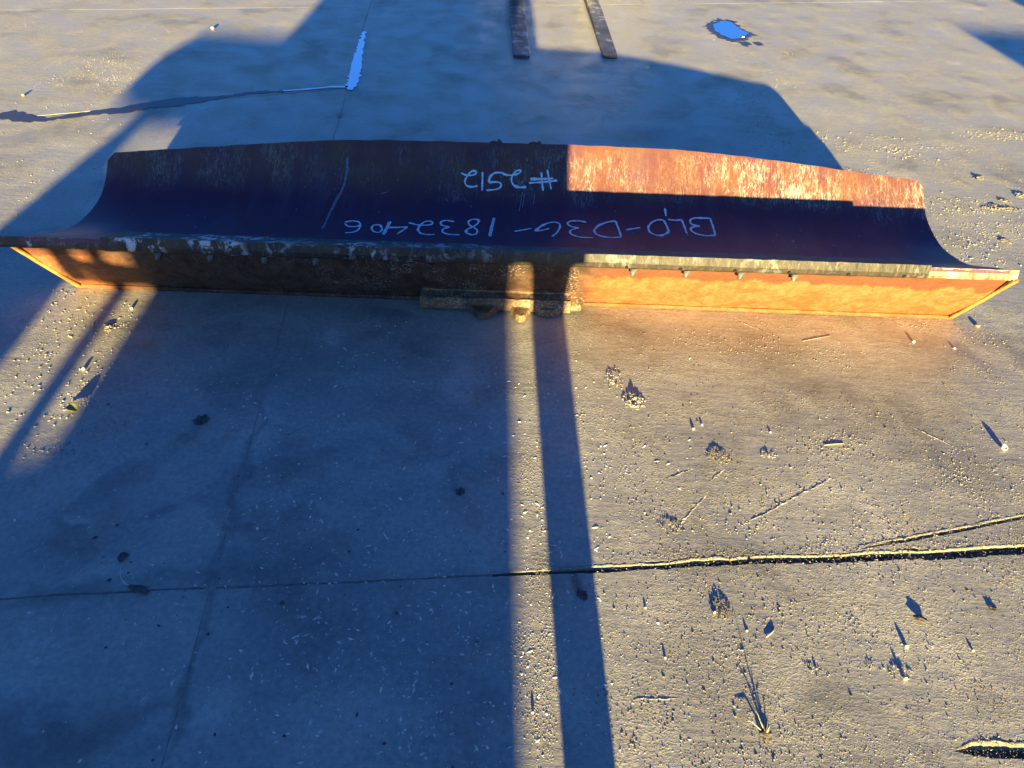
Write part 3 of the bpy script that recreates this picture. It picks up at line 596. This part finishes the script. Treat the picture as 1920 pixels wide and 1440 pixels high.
# the person taking the picture: outside the frame, only a leg's shadow falls into it
def person():
    root = empty('person', (.14, -.17, 0)); tag(root, 'person standing right behind the viewpoint with both hands raised to the camera, long leg shadow', 'person')
    J = {'pel': (0, 0, .93, .150, .11), 'spine': (0, .0, 1.10, .145, .10), 'chest': (0, .0, 1.30, .165, .115), 'neck': (0, .01, 1.45, .055, .055), 'head0': (0, .025, 1.53, .07, .075), 'head1': (0, .03, 1.63, .078, .092), 'head2': (0, .02, 1.70, .055, .065),
         'hipR': (.088, 0, .86, .108, .10), 'thR': (.085, .0, .64, .088, .088), 'knR': (.098, .01, .47, .068, .068), 'caR': (.098, -.01, .30, .066, .064), 'anR': (.097, -.01, .09, .056, .056), 'heR': (.097, -.03, .045, .045, .04), 'toR': (.110, .16, .03, .045, .03),
         'hipL': (-.09, 0, .86, .108, .10), 'thL': (-.105, .0, .64, .085, .088), 'knL': (-.115, .01, .47, .066, .068), 'caL': (-.118, -.01, .30, .062, .064), 'anL': (-.118, -.01, .09, .052, .052), 'heL': (-.118, -.03, .045, .045, .04), 'toL': (-.135, .16, .03, .045, .03),
         'shR': (.17, 0, 1.40, .065, .065), 'elR': (.17, .02, 1.14, .045, .045), 'wrR': (-.06, .08, 1.40, .030, .030), 'haR': (-.085, .10, 1.46, .030, .018),
         'shL': (-.17, 0, 1.40, .065, .065), 'elL': (-.27, .02, 1.15, .045, .045), 'wrL': (-.23, .08, 1.40, .030, .030), 'haL': (-.205, .10, 1.46, .030, .018)}
    Ed = [('pel','spine'),('spine','chest'),('chest','neck'),('neck','head0'),('head0','head1'),('head1','head2'),('chest','shR'),('shR','elR'),('elR','wrR'),('wrR','haR'),('chest','shL'),('shL','elL'),('elL','wrL'),('wrL','haL')]
    for s in 'RL': Ed += [('pel','hip'+s),('hip'+s,'th'+s),('th'+s,'kn'+s),('kn'+s,'ca'+s),('ca'+s,'an'+s),('an'+s,'he'+s),('he'+s,'to'+s)]
    for s, sg in (('R', 1), ('L', -1)):           # thumb and four fingers round the phone
        hx, hy, hz = J['ha'+s][:3]
        for q in range(4):
            J[f'f{s}{q}'] = (hx-sg*.012, hy+.018, hz+.002+q*.017, .008, .008); J[f'g{s}{q}'] = (hx-sg*.034, hy+.020, hz+.006+q*.017, .007, .007); Ed += [('ha'+s, f'f{s}{q}'), (f'f{s}{q}', f'g{s}{q}')]
        J['t'+s] = (hx-sg*.012, hy-.022, hz+.012, .009, .009); J['u'+s] = (hx-sg*.038, hy-.026, hz+.022, .008, .008); Ed += [('ha'+s, 't'+s), ('t'+s, 'u'+s)]
    names = list(J); me = bpy.data.meshes.new('body'); me.from_pydata([J[k][:3] for k in names], [(names.index(a), names.index(b)) for a, b in Ed], [])
    me.materials.append(simple('work_clothes', (.10, .11, .14), .9, 0, .2, 20)); o = bpy.data.objects.new('body', me); COL.objects.link(o); o.parent = root
    sk = o.modifiers.new('skin', 'SKIN')
    for i, k in enumerate(names): d = me.skin_vertices[0].data[i]; d.radius = J[k][3:5]; d.use_root = (k == 'pel')
    o.modifiers.new('sub', 'SUBSURF').levels = 2; o.modifiers['sub'].render_levels = 2
    Vj, Fj = [], []                                   # long work coat, added to block sun between leg and machine
    rings = ((.565, .098, .100, .075), (.60, .090, .108, .085), (.72, .078, .122, .10), (.90, .06, .150, .12), (1.12, .02, .175, .125), (1.34, .0, .185, .12), (1.43, .0, .12, .09))
    for z, cx, rx, ry in rings: Vj += [(cx + rx*math.cos(a*math.pi/10) - (.10 if math.cos(a*math.pi/10) < -.3 and z < 1 else 0), ry*math.sin(a*math.pi/10), z) for a in range(20)]
    for q in range(len(rings)-1): Fj += [(q*20+a, q*20+(a+1) % 20, (q+1)*20+(a+1) % 20, (q+1)*20+a) for a in range(20)]
    mesh_obj('shade_coat', Vj, Fj, me.materials[0], root, True)
    bm = box_bm(-.215, -.065, .098, .106, 1.455, 1.53); bm_obj('phone', bm, MAT_BLK, root)
person()

# ------------------------------------------------------------------ water and wet marks on the slabs
n_ = NT('standing_water'); MAT_WATER = n_.done((.010, .016, .025), .02, None, 0, 1.0); n_.b.inputs['IOR'].default_value = 4.0
MAT_WET = NT('wet_concrete').done((.055, .045, .042), .35)
def sheet(name, px, z, mat, jit=.004, seed=1, sub=.02):
    P_ = [gp(*q) for q in px]; out_ = []
    for a, b in zip(P_, P_[1:] + P_[:1]):
        n = max(1, int((b-a).length/sub))
        for i in range(n):
            p = a + (b-a)*i/n; p = p + Vector((noise.noise(p*30 + Vector((seed, 0, 0))), noise.noise(p*30 + Vector((0, seed, 5))), 0))*jit + Vector((noise.noise(p*90), noise.noise(p*90 + Vector((3, seed, 5))), 0))*jit*.6
            out_.append(p)
    return prism(name, out_, lambda p: (p.x, p.y, z), lambda p: (p.x, p.y, z-.0012), mat)
pud = sheet('puddle', [(1336, 48), (1352, 40), (1373, 42), (1381, 52), (1393, 58), (1404, 63), (1392, 72), (1372, 74), (1352, 66), (1340, 58)], .0046, MAT_WATER, .018, 1, .016)
tag(pud, 'small blue puddle of water right of the forks, reflecting the sky', 'puddle')
wet = sheet('wet_patch', [(1325, 46), (1350, 37), (1378, 40), (1390, 54), (1412, 62), (1404, 73), (1388, 78), (1366, 78), (1344, 70), (1332, 58)], .0022, MAT_WET, .06, 2, .012); tag(wet, 'dark damp rim round the small blue puddle', 'wet mark')
wet = sheet('wet_patch', [(1384, 80), (1402, 79), (1412, 84), (1406, 88), (1390, 86)], .0022, MAT_WET, .03, 3); tag(wet, 'small brown damp spot just below the blue puddle', 'wet mark')
wet = sheet('wet_patch', [(1412, 80), (1426, 80), (1432, 86), (1420, 86)], .0022, MAT_WET, .02, 9); tag(wet, 'smallest damp spot, to the right below the blue puddle', 'wet mark')
wj = sheet('puddle', [(680, 59), (686, 60), (683, 84), (679, 110), (677, 140), (671, 158), (660, 170), (652, 169), (648, 164), (654, 142), (662, 112), (671, 84)], .0046, MAT_WATER, .016, 4, .014)
tag(wj, 'bright blue strip of water standing along the slab joint, upper left', 'puddle')
wk = sheet('puddle', [(530, 171), (580, 167), (620, 163), (652, 162), (652, 165.5), (620, 165.5), (580, 169), (532, 172.5)], .0046, MAT_WATER, .006, 5)
tag(wk, 'thin thread of water running left from the blue strip along the crack', 'puddle')
wd_ = sheet('wet_patch', [(0, 214), (28, 208), (50, 216), (90, 223), (150, 213), (205, 205), (270, 194), (330, 184), (420, 180), (470, 172), (530, 170), (530, 173), (470, 177), (420, 184), (390, 190), (340, 198), (280, 203), (240, 213), (180, 216), (140, 221), (90, 228), (40, 230), (0, 225)], .0022, MAT_WET, .02, 6)
tag(wd_, 'long dark damp line along the crack at the upper left', 'wet mark')

# ------------------------------------------------------------------ stones, clods and litter one can pick out
def stone(name, u, v, r, label, mat=MAT_STONE, sz=.7, seed=1, cat='stone', group=None, sx=1, sy=1, rough=.25, rz=0):
    p = gp(u, v); o = bm_obj(name, lump(seed, rough, 2, r*sx, r*sy, r*sz), mat, None, True, (p.x, p.y, r*sz*.75)); o.rotation_euler = (0, 0, rz)
    return tag(o, label, cat, group)
G1 = 'loose stones on the slabs'
stone('pebble', 1699, 1213, 0.0051, 'pale yellow pebble with a long blade-like shadow, upper of two at lower right', seed=1, sz=1.0, group=G1)
stone('pebble', 1696, 1274, 0.0047, 'pale pebble with the longest shadow, lower of two at lower right', seed=2, sz=1.25, group=G1)
stone('pebble', 1824, 1220, 0.0033, 'small pebble near the right edge, right of the two long-shadowed ones', seed=3, sz=.8, group=G1)
stone('pebble', 1300, 805, 0.0048, 'pebble with a finger-like shadow, left one of a pair below the orange plate', seed=4, sz=.8, group=G1)
stone('pebble', 1316, 797, 0.0037, 'smaller pebble of the pair below the orange plate', seed=5, sz=.8, group=G1)
stone('pebble', 1444, 811, 0.0036, 'lone pebble right of the pebble pair below the orange plate', seed=6, sz=.75, group=G1)
stone('pebble', 1712, 642, 0.0061, 'cream pebble just below the right end of the orange plate', seed=7, sz=.85, group=G1)
stone('pebble', 1789, 654, 0.0044, 'small pebble right of the cream one below the blade end', seed=8, sz=.8, group=G1)
stone('stone', 1832, 612, .010, 'dark stone beside the right tip of the blade', MAT_CLOD, .5, 9, group=G1)
stone('pebble', 157, 693, 0.0066, 'pale pebble in the narrow sunlit strip at the left', seed=10, sz=.8, group=G1)
stone('pebble', 399, 55, 0.0125, 'pale stone at the tip of the shadow, upper left', seed=11, sz=.85, group=G1)
stone('pebble', 44, 180, 0.0094, 'yellow stone near the left edge above the damp line', MAT_SAND, .8, 12, group=G1)
stone('pebble', 247, 579, 0.0059, 'small stone just below the blade in the narrow sunlit strip', seed=13, sz=.8, group=G1)
stone('pebble', 1210, 1140, 0.0028, 'tiny pebble right of the long leg shadow', seed=14, sz=.9, group=G1)
stone('pebble', 1247, 1234, 0.0030, 'tiny pebble below the joint, left of the dark soil clump', seed=15, sz=1.0, group=G1)
stone('pebble', 1339, 1150, 0.0036, 'pebble at the left edge of the dark soil clump', seed=16, sz=1.3, group=G1)
stone('pebble', 999, 1337, 0.0031, 'tiny pebble in the thin sunlit strip near the bottom', seed=17, sz=1.3, group=G1)
stone('pebble', 1400, 1183, 0.0031, 'tiny pebble right of the dark soil clump', seed=18, sz=.9, group=G1)
def clod(u, v, r, label, mat=None, sz=.25, seed=1, group=None):
    p = gp(u, v); bm = lump(seed, .9, 3, r*1.35, r, r*sz, 2.3)
    for q in bm.verts: q.co += Vector((noise.noise(q.co*140), noise.noise(q.co*140+Vector((9, 0, 0))), .5*noise.noise(q.co*140+Vector((0, 9, 0)))))*r*.28
    o = bm_obj('clod', bm, mat or MAT_CLOD, None, False, (p.x, p.y, r*sz*.35)); o.rotation_euler = (0, 0, seed*1.7); return tag(o, label, 'clod', group)
def heap(name, u, v, rx, ry, n, rmin, rmax, mat, label, seed, h=.008, cat='dirt pile'):
    """small pile: a low mound with crumbs; one loose thing"""
    rg = random.Random(seed); p = gp(u, v); bm = bmesh.new()
    for _ in range(n):
        a = rg.uniform(0, 2*math.pi); q = math.sqrt(rg.random()); x, y = rx*q*math.cos(a), ry*q*math.sin(a); r = (rmin + (rmax-rmin)*rg.random()**2)*.62*(1.1-.5*q)
        b2 = lump(rg.random()*50, .7, 1, r*rg.uniform(.8, 1.5), r*rg.uniform(.8, 1.3), r*rg.uniform(.4, .8)); me = bpy.data.meshes.new('t'); b2.to_mesh(me); b2.free(); me.transform(Matrix.Translation((x, y, r*.5 + h*(1-q)*.8)) @ Matrix.Rotation(rg.uniform(0, 6), 4, 'Z')); bm.from_mesh(me); bpy.data.meshes.remove(me)
    o = bm_obj(name, bm, mat, None, False, (p.x, p.y, 0)); return tag(o, label, cat)
clod(1835, 334, .020, 'flat shaded clod on the sunlit concrete behind the right blade end', None, .22, 19)
clod(1885, 453, .016, 'flat clod right of the curved blade end', None, .22, 20)
for i, (u, v, r, lab) in enumerate(((1862, 386, .015, 'left clod of the row of mud lumps at the right edge'), (1884, 378, .018, 'middle clod of the row of mud lumps at the right edge'), (1912, 366, .020, 'rightmost clod of the row of mud lumps at the right edge'))):
    clod(u, v, r, lab, None, .22, 30+i, 'mud lumps at the right edge')
clod(205, 614, .014, 'broken crumb of mud in the narrow sunlit strip at the left', None, .3, 40)
clod(378, 789, .014, 'black clod lying in the big shadow at the left', MAT_DARK, .5, 41)
clod(1090, 1114, .010, 'dark crumb in the leg shadow just below the joint', MAT_DARK, .35, 42)
clod(863, 923, .009, 'small dark clod in the middle of the big shadow', MAT_DARK, .4, 45)
clod(1862, 1142, .007, 'black crumb near the right edge below the joint', MAT_DARK, .5, 46)
heap('crumb_pile', 1632, 1247, .012, .010, 34, .001, .004, MAT_GRIT, 'grey crumbs left of the two long-shadowed pebbles', 43, .003)
heap('crumb_pile', 1525, 1255, .022, .016, 60, .001, .0042, MAT_GRIT, 'ring of crumbs in the lower right sunlit area', 44, .002)
heap('crumb_pile', 1880, 392, .10, .022, 150, .002, .009, MAT_CLOD, 'broken mud crumbs round the mud lumps at the right edge', 47, .004)
heap('crumb_pile', 1188, 752, .035, .040, 170, .0016, .0085, MAT_GRIT, 'pile of pale broken crumbs right of the leg shadow below the blade', 1, .012)
heap('crumb_pile', 1152, 712, .030, .060, 60, .002, .007, MAT_GRIT, 'trail of crumbs leading up from the pale crumb pile', 2)
heap('sand_pile', 1346, 856, .035, .035, 260, .0015, .0042, MAT_SAND, 'small yellow sand pile in the sunlit area under the orange plate', 3, .009)
heap('sand_pile', 1255, 985, .035, .030, 90, .0012, .004, MAT_SAND, 'flat sandy crumbs above the joint near the leg shadow', 4, .004)
heap('soil_clump', 1352, 1140, .028, .030, 110, .0015, .005, MAT_DARK, 'dark brown soil clump below the joint in the sun', 5, .008)
heap('sand_pile', 1348, 1152, .026, .016, 60, .0012, .0034, MAT_SAND, 'yellow sand skirt of the dark soil clump', 6, .003)
heap('crumb_pile', 1690, 1262, .028, .020, 60, .0015, .005, MAT_GRIT, 'crumbs round the pebble with the longest shadow', 7, .004)
heap('crumb_pile', 1440, 852, .022, .018, 40, .002, .006, MAT_GRIT, 'crumbs right of the yellow sand pile', 8, .004)
# bark flake, twig, wire, cap, leaf, dry tuft
p = gp(1726, 1163); bm = lump(3, .6, 2, .016, .009, .0035); tag(bm_obj('bark_flake', bm, MAT_DARK, None, False, (p.x, p.y, .005)), 'black bark flake at lower right, above the two long-shadowed pebbles', 'bark').rotation_euler = (0, 0, -.5)
def rod(name, pts, rad, mat, label, cat):
    bm = bmesh.new(); tube(bm, pts, rad, 7); return tag(bm_obj(name, bm, mat, None, True), label, cat)
a, b = gp(1436, 1196), gp(1452, 1180); rod('twig', [a+Vector((0,0,.002)), (a+b)/2+Vector((.002,0,.002)), b+Vector((0,0,.002))], [.0008, .0017, .0018], MAT_STONE, 'short pale twig right of the dark soil clump', 'twig')
MAT_TWIG = simple('dry_stalk', (.38, .32, .20), .9)
a, b = gp(1505, 640), gp(1557, 630); rod('twig', [a+Vector((0,0,.001)), (a+b)/2+Vector((0,0,.0013)), b+Vector((0,0,.001))], .0008, MAT_TWIG, 'thin straight straw close under the orange plate', 'twig')
a, b = gp(1545, 835), gp(1582, 832); rod('twig', [a+Vector((0,0,.001)), (a+b)/2+Vector((0,0,.002)), b+Vector((0,0,.001))], .0013, MAT_TWIG, 'short stick lying flat in the middle of the sunlit area', 'twig')
rod('bent_wire', [gp(228, 1058, .030), gp(225, 1072, .024), gp(227, 1084, .016), gp(234, 1094, .009), gp(245, 1098, .004)], .0009, simple('bright_wire', (.6, .6, .58), .35, .4), 'thin curved wire sticking up from the joint at the lower left', 'wire')
p = gp(260, 1105); bm = lump(8, .7, 2, .026, .009, .003); tag(bm_obj('bark_flake', bm, MAT_DARK, None, False, (p.x, p.y, .004)), 'black flake lying on the joint at the foot of the curved wire', 'bark').rotation_euler = (0, 0, -.12)
p = gp(231, 1045); bm = lump(9, .9, 2, .010, .013, .003); tag(bm_obj('bark_flake', bm, MAT_DARK, None, False, (p.x, p.y, .004)), 'black flake above the curved wire in the shadow', 'bark')
# bottle cap standing on edge
cap = empty('bottle_cap', gp(1880, 842)+Vector((0, 0, .006))); tag(cap, 'small round cap lying near the right edge of the sunlit area', 'cap'); cap.rotation_euler = (.55, 0, .45)
bm = bmesh.new(); n = 20; R1 = [[bm.verts.new((r*math.cos(2*math.pi*i/n), r*math.sin(2*math.pi*i/n), z)) for i in range(n)] for r, z in ((.0095, 0), (.0095, .006), (.0078, .006), (.0078, .0015))]
for q in range(3):
    for i in range(n): bm.faces.new((R1[q][i], R1[q][(i+1) % n], R1[q+1][(i+1) % n], R1[q+1][i]))
bm.faces.new(R1[0][::-1]); bm.faces.new(R1[3]); bm_obj('cap_shell', bm, simple('cap_white', (.55, .55, .55), .4), cap)
# fallen leaf, curled
p = gp(140, 768); bm = bmesh.new(); rows = []
for i in range(9):
    t = i/8*2-1; wv = .014*math.sqrt(max(0, 1-t*t)); rows.append([bm.verts.new((t*.026, k*wv, .003+.010*(1-t*t)*(k*k) + .004*(1+t))) for k in (-1, -.5, 0, .5, 1)])
for r0, r1 in zip(rows, rows[1:]):
    for i in range(4): bm.faces.new((r0[i], r0[i+1], r1[i+1], r1[i]))
bmesh.ops.remove_doubles(bm, verts=bm.verts, dist=1e-5); lf = bm_obj('fallen_leaf', bm, simple('dry_leaf', (.22, .21, .06), .8), None, True, (p.x, p.y, .001)); lf.rotation_euler = (.3, 0, -.5)
lf.modifiers.new('thick', 'SOLIDIFY').thickness = .0008; tag(lf, 'dry curled leaf in the narrow sunlit strip at the left', 'leaf')
# dry grass tuft
tuft = empty('grass_tuft', gp(1436, 1378)); tag(tuft, 'dry grass tuft with a few upright stalks near the bottom right', 'grass tuft')
P0 = gp(1436, 1378)
for (u, v, zt, col_) in ((1404, 1308, .012, MAT_TWIG), (1388, 1340, .006, MAT_TWIG), (1430, 1300, .03, MAT_DARK), (1444, 1358, .018, MAT_TWIG), (1450, 1360, .014, MAT_DARK), (1425, 1350, .012, MAT_DARK), (1440, 1340, .03, MAT_DARK)):
    q = gp(u, v, zt); bm = bmesh.new(); tube(bm, [Vector((0, 0, 0)), (q-P0)*.5 + Vector((0, 0, .006)), q-P0], [.0014, .0011, .0004], 5); bm_obj('stalk', bm, col_, tuft, True)
bm_obj('root_clump', lump(5, .6, 2, .013, .008, .004), MAT_DARK, tuft, False, (0, 0, .002))
heap('sand_pile', 1437, 1388, .018, .010, 40, .0012, .0034, MAT_SAND, 'yellow sand at the foot of the dry grass tuft', 9, .003)

# ------------------------------------------------------------------ uncountable: sand banks in the joints, grit, straw flecks
BANK = ((-.0005, -.021), (.001, -.014), (.006, -.007), (.011, -.0015), (.017, .0010), (.022, .0008), (.029, -.002))
LINE = ((-.006, -.002), (-.003, .0004), (-.0008, .0010), (.0012, .0009), (.004, .0004), (.008, -.0012))
def ridge(name, pts, prof_, sc, mat, label, seed):
    V, F = [], []; n = len(pts); m = len(prof_)
    pts = [p + warp(p) for p in pts]
    for i, p in enumerate(pts):
        a, b = pts[max(0, i-1)], pts[min(n-1, i+1)]; d = (b-a).normalized(); nr = Vector((-d.y, d.x, 0)); fd = min(1, i/8, (n-1-i)/8); s_ = sc(p) if callable(sc) else sc
        for q, (o, z) in enumerate(prof_):
            jo = .0045*noise.noise(Vector((i*.23, q*1.1, seed))) + .0035*noise.noise(Vector((i*.9, q*4.1, seed+3)))
            jz = .0024*noise.noise(Vector((i*.5, q*3.3, seed+7))) + .0020*noise.noise(Vector((i*1.3, q*5.3, seed+9)))
            k = s_*(.4+.6*fd); c_ = p + nr*(o*k + jo*min(1, s_)); V.append((c_.x, c_.y, min(z*k, z*k+jz*s_) if z < -.01 else (z*(k if z < 0 else s_*fd) + jz*s_*fd)))
    for i in range(n-1):
        for j in range(m-1): F.append((i*m+j, i*m+j+1, (i+1)*m+j+1, (i+1)*m+j)[::-1])
    return tag(mesh_obj(name, V, F, mat, None, True), label, 'sand', None, 'stuff')
xs = np.arange(.03, 2.4, .005)
ridge('sand_bank', [Vector((x, J1(x)+w1(Vector((x, 0, 0)))/2, 0)) for x in xs], BANK, lambda p: .36 + .38*noise.noise(Vector((p.x*7, 1, 1))) + .25*noise.noise(Vector((p.x*31, 1, 4))), MAT_SAND, 'pale sand bank along the far side of the open joint at right', 1)
xs = np.arange(tipS.x, tipS.x+.6, .005)
ridge('sand_bank', [Vector((x, tipS.y+(x-tipS.x)*.03+ws(Vector((x, 0, 0)))/2, 0)) for x in xs], BANK, lambda p: min(.62, .25+(p.x-tipS.x)*8) + .3*noise.noise(Vector((p.x*25, 1, 4))), MAT_SAND, 'sand bank above the short gap at the bottom right corner', 2)
xs = np.arange(cA.x, cA.x+.9, .005)
ridge('sand_bank', [Vector((x, cA.y+(x-cA.x)*(cB.y-cA.y)/(cB.x-cA.x)+wc_(Vector((x, 0, 0)))/2, 0)) for x in xs], BANK, .42, MAT_SAND, 'thin line of sand along the hairline crack above the joint', 3)
for i, (q0, q1) in enumerate((((1395, 985), (1560, 893)), ((1175, 1313), (1275, 1305)), ((1260, 1000), (1330, 925)), ((1300, 880), (1240, 900)), ((1380, 600), (1440, 622)), ((1705, 800), (1790, 840)), ((1330, 905), (1360, 880)))):
    a, b = gp(*q0), gp(*q1)
    if b.x < a.x: a, b = b, a
    m = max(8, int((b-a).length/.005)); ridge('slurry_ridge', [a+(b-a)*i2/m + Vector((0, .003*noise.noise(Vector((i2*.08, i, 0))), 0)) for i2 in range(m+1)], LINE, .62, MAT_GRIT, ('long', 'short level', 'slanting', 'faint', 'upper', 'right hand', 'tiny')[i] + ' raised trowel line on the sunlit concrete', 10+i)

def scatter(name, mat, label, cat, clusters, flat=.6, aspect=1.5, seed=1):
    """thousands of crumbs as one mesh: jittered octahedra. clusters: (u, v, sx, sy, n, rmin, rmax) in photo pixels, metres"""
    rg = np.random.default_rng(seed); C, Rr = [], []
    for (u, v, sx, sy, n, r0, r1) in clusters:
        p = gp(u, v); C.append(np.c_[rg.normal(p.x, sx, n), rg.normal(p.y, sy, n)]); Rr.append(r0 + (r1-r0)*rg.random(n)**2.6)
    C, Rr = np.vstack(C), np.concatenate(Rr); n = len(C)
    base = np.array([(1,0,0),(-1,0,0),(0,1,0),(0,-1,0),(0,0,1),(0,0,-1)], float); fc = np.array([(0,2,4),(2,1,4),(1,3,4),(3,0,4),(2,0,5),(1,2,5),(3,1,5),(0,3,5)])
    V = base[None]*(1 + rg.uniform(-.35, .35, (n, 6, 1))) + rg.uniform(-.25, .25, (n, 6, 3)); V[:, :, 0] *= rg.uniform(1, aspect, (n, 1)); V[:, :, 2] *= flat*rg.uniform(.6, 1.2, (n, 1))
    a = rg.uniform(0, 2*np.pi, n); ca, sa = np.cos(a)[:, None], np.sin(a)[:, None]; x, y = V[:, :, 0].copy(), V[:, :, 1].copy(); V[:, :, 0] = x*ca-y*sa; V[:, :, 1] = x*sa+y*ca
    V *= Rr[:, None, None]; V[:, :, 0] += C[:, :1]; V[:, :, 1] += C[:, 1:]; V[:, :, 2] += (Rr*flat*.45)[:, None]
    F = (fc[None] + 6*np.arange(n)[:, None, None]).reshape(-1, 3); me = bpy.data.meshes.new(name); me.vertices.add(6*n); me.vertices.foreach_set('co', V.reshape(-1)); me.loops.add(len(F)*3); me.loops.foreach_set('vertex_index', F.reshape(-1).astype(np.int32))
    me.polygons.add(len(F)); me.polygons.foreach_set('loop_start', np.arange(0, len(F)*3, 3, dtype=np.int32)); me.update(calc_edges=True); me.validate(); me.materials.append(mat)
    o = bpy.data.objects.new(name, me); COL.objects.link(o); return tag(o, label, cat, None, 'stuff')
cl = []
for _ in range(420):      # uneven patches over the sunlit right half
    u, v = random.uniform(1080, 1980), random.uniform(590, 1480); cl.append((u, v, random.uniform(.02, .11), random.uniform(.015, .06), random.randint(20, 170), .0004, random.choice((.0009, .0011, .0014, .0018, .0025))*(.75 if v > 1050 else 1)))
for _ in range(50): cl.append((random.uniform(975, 1035), random.uniform(600, 1440), .012, .06, 60, .0005, .0016))
for _ in range(45): cl.append((random.uniform(1560, 1930), random.uniform(250, 520), random.uniform(.05, .16), random.uniform(.02, .06), random.randint(50, 140), .0009, random.choice((.0026, .0036, .005))))
for _ in range(28): cl.append((random.uniform(1400, 1500), random.uniform(95, 300), random.uniform(.04, .10), random.uniform(.03, .08), random.randint(20, 60), .0009, .0032))
for _ in range(30): cl.append((random.uniform(1500, 1920), random.uniform(60, 250), random.uniform(.05, .25), random.uniform(.02, .08), random.randint(5, 25), .001, .0034))
for _ in range(34): cl.append((random.uniform(0, 420), random.uniform(20, 420) , random.uniform(.05, .2), random.uniform(.03, .09), random.randint(8, 45), .001, .0034))
for _ in range(16): cl.append((random.uniform(100, 250), random.uniform(110, 210), random.uniform(.04, .12), random.uniform(.03, .06), random.randint(30, 70), .001, .0034))
for _ in range(30): cl.append((random.uniform(0, 230), random.uniform(540, 860), random.uniform(.03, .06), random.uniform(.03, .08), random.randint(20, 60), .0008, .0036))
scatter('loose_grit', MAT_GRIT, 'loose grit and dried mud crumbs scattered over the slabs', 'grit', cl, .55, 1.9, 3)
scatter('brown_grit', simple('brown_grit', (.17, .13, .09), .95, 0, .5, 150), 'brown soil crumbs mixed into the grit on the sunlit slabs', 'grit', [(random.uniform(1100, 1950), random.uniform(600, 1450), random.uniform(.02, .09), random.uniform(.015, .05), random.randint(10, 50), .0005, .0022) for _ in range(110)], .6, 1.8, 8)
scatter('sand_grains', MAT_SAND, 'coarser sand grains along the open joint and in drifts', 'sand',
        [(1150+k*26, 1046-k*1.15+random.uniform(-6, 4), .014, .006, 30, .0005, .0018) for k in range(30)] + [(random.uniform(1150, 1900), random.uniform(620, 1400), .05, .04, 18, .001, .003) for _ in range(40)], .7, 1.4, 4)
MAT_FLECK = simple('straw_chaff', (.62, .60, .54), .9, 0, .3, 60)
scatter('chaff', MAT_FLECK, 'pale chaff and paint flecks lying in the big shadow', 'chaff',
        [(random.gauss(720, 210), random.uniform(650, 1440), .10, .09, random.randint(3, 13), .0009, .0036) for _ in range(210)] + [(random.uniform(20, 960), random.uniform(600, 1440), .12, .10, 4, .0009, .003) for _ in range(110)] + [(random.uniform(1020, 1130), random.uniform(620, 1440), .03, .08, 4, .0008, .0026) for _ in range(40)] + [(random.uniform(450, 1400), random.uniform(60, 250), .15, .12, 3, .001, .004) for _ in range(26)], .35, 3.2, 5)
scatter('dark_crumbs', MAT_DARK, 'small black crumbs dotted over the slabs', 'crumbs', [(random.uniform(100, 900), random.uniform(640, 1420), .06, .05, 2, .0015, .0045) for _ in range(26)] + [(random.uniform(1150, 1900), random.uniform(600, 1400), .06, .05, 2, .0015, .004) for _ in range(24)] + [(random.uniform(180, 330), random.uniform(980, 1100), .03, .03, 1, .002, .006) for _ in range(9)], .5, 1.6, 6)
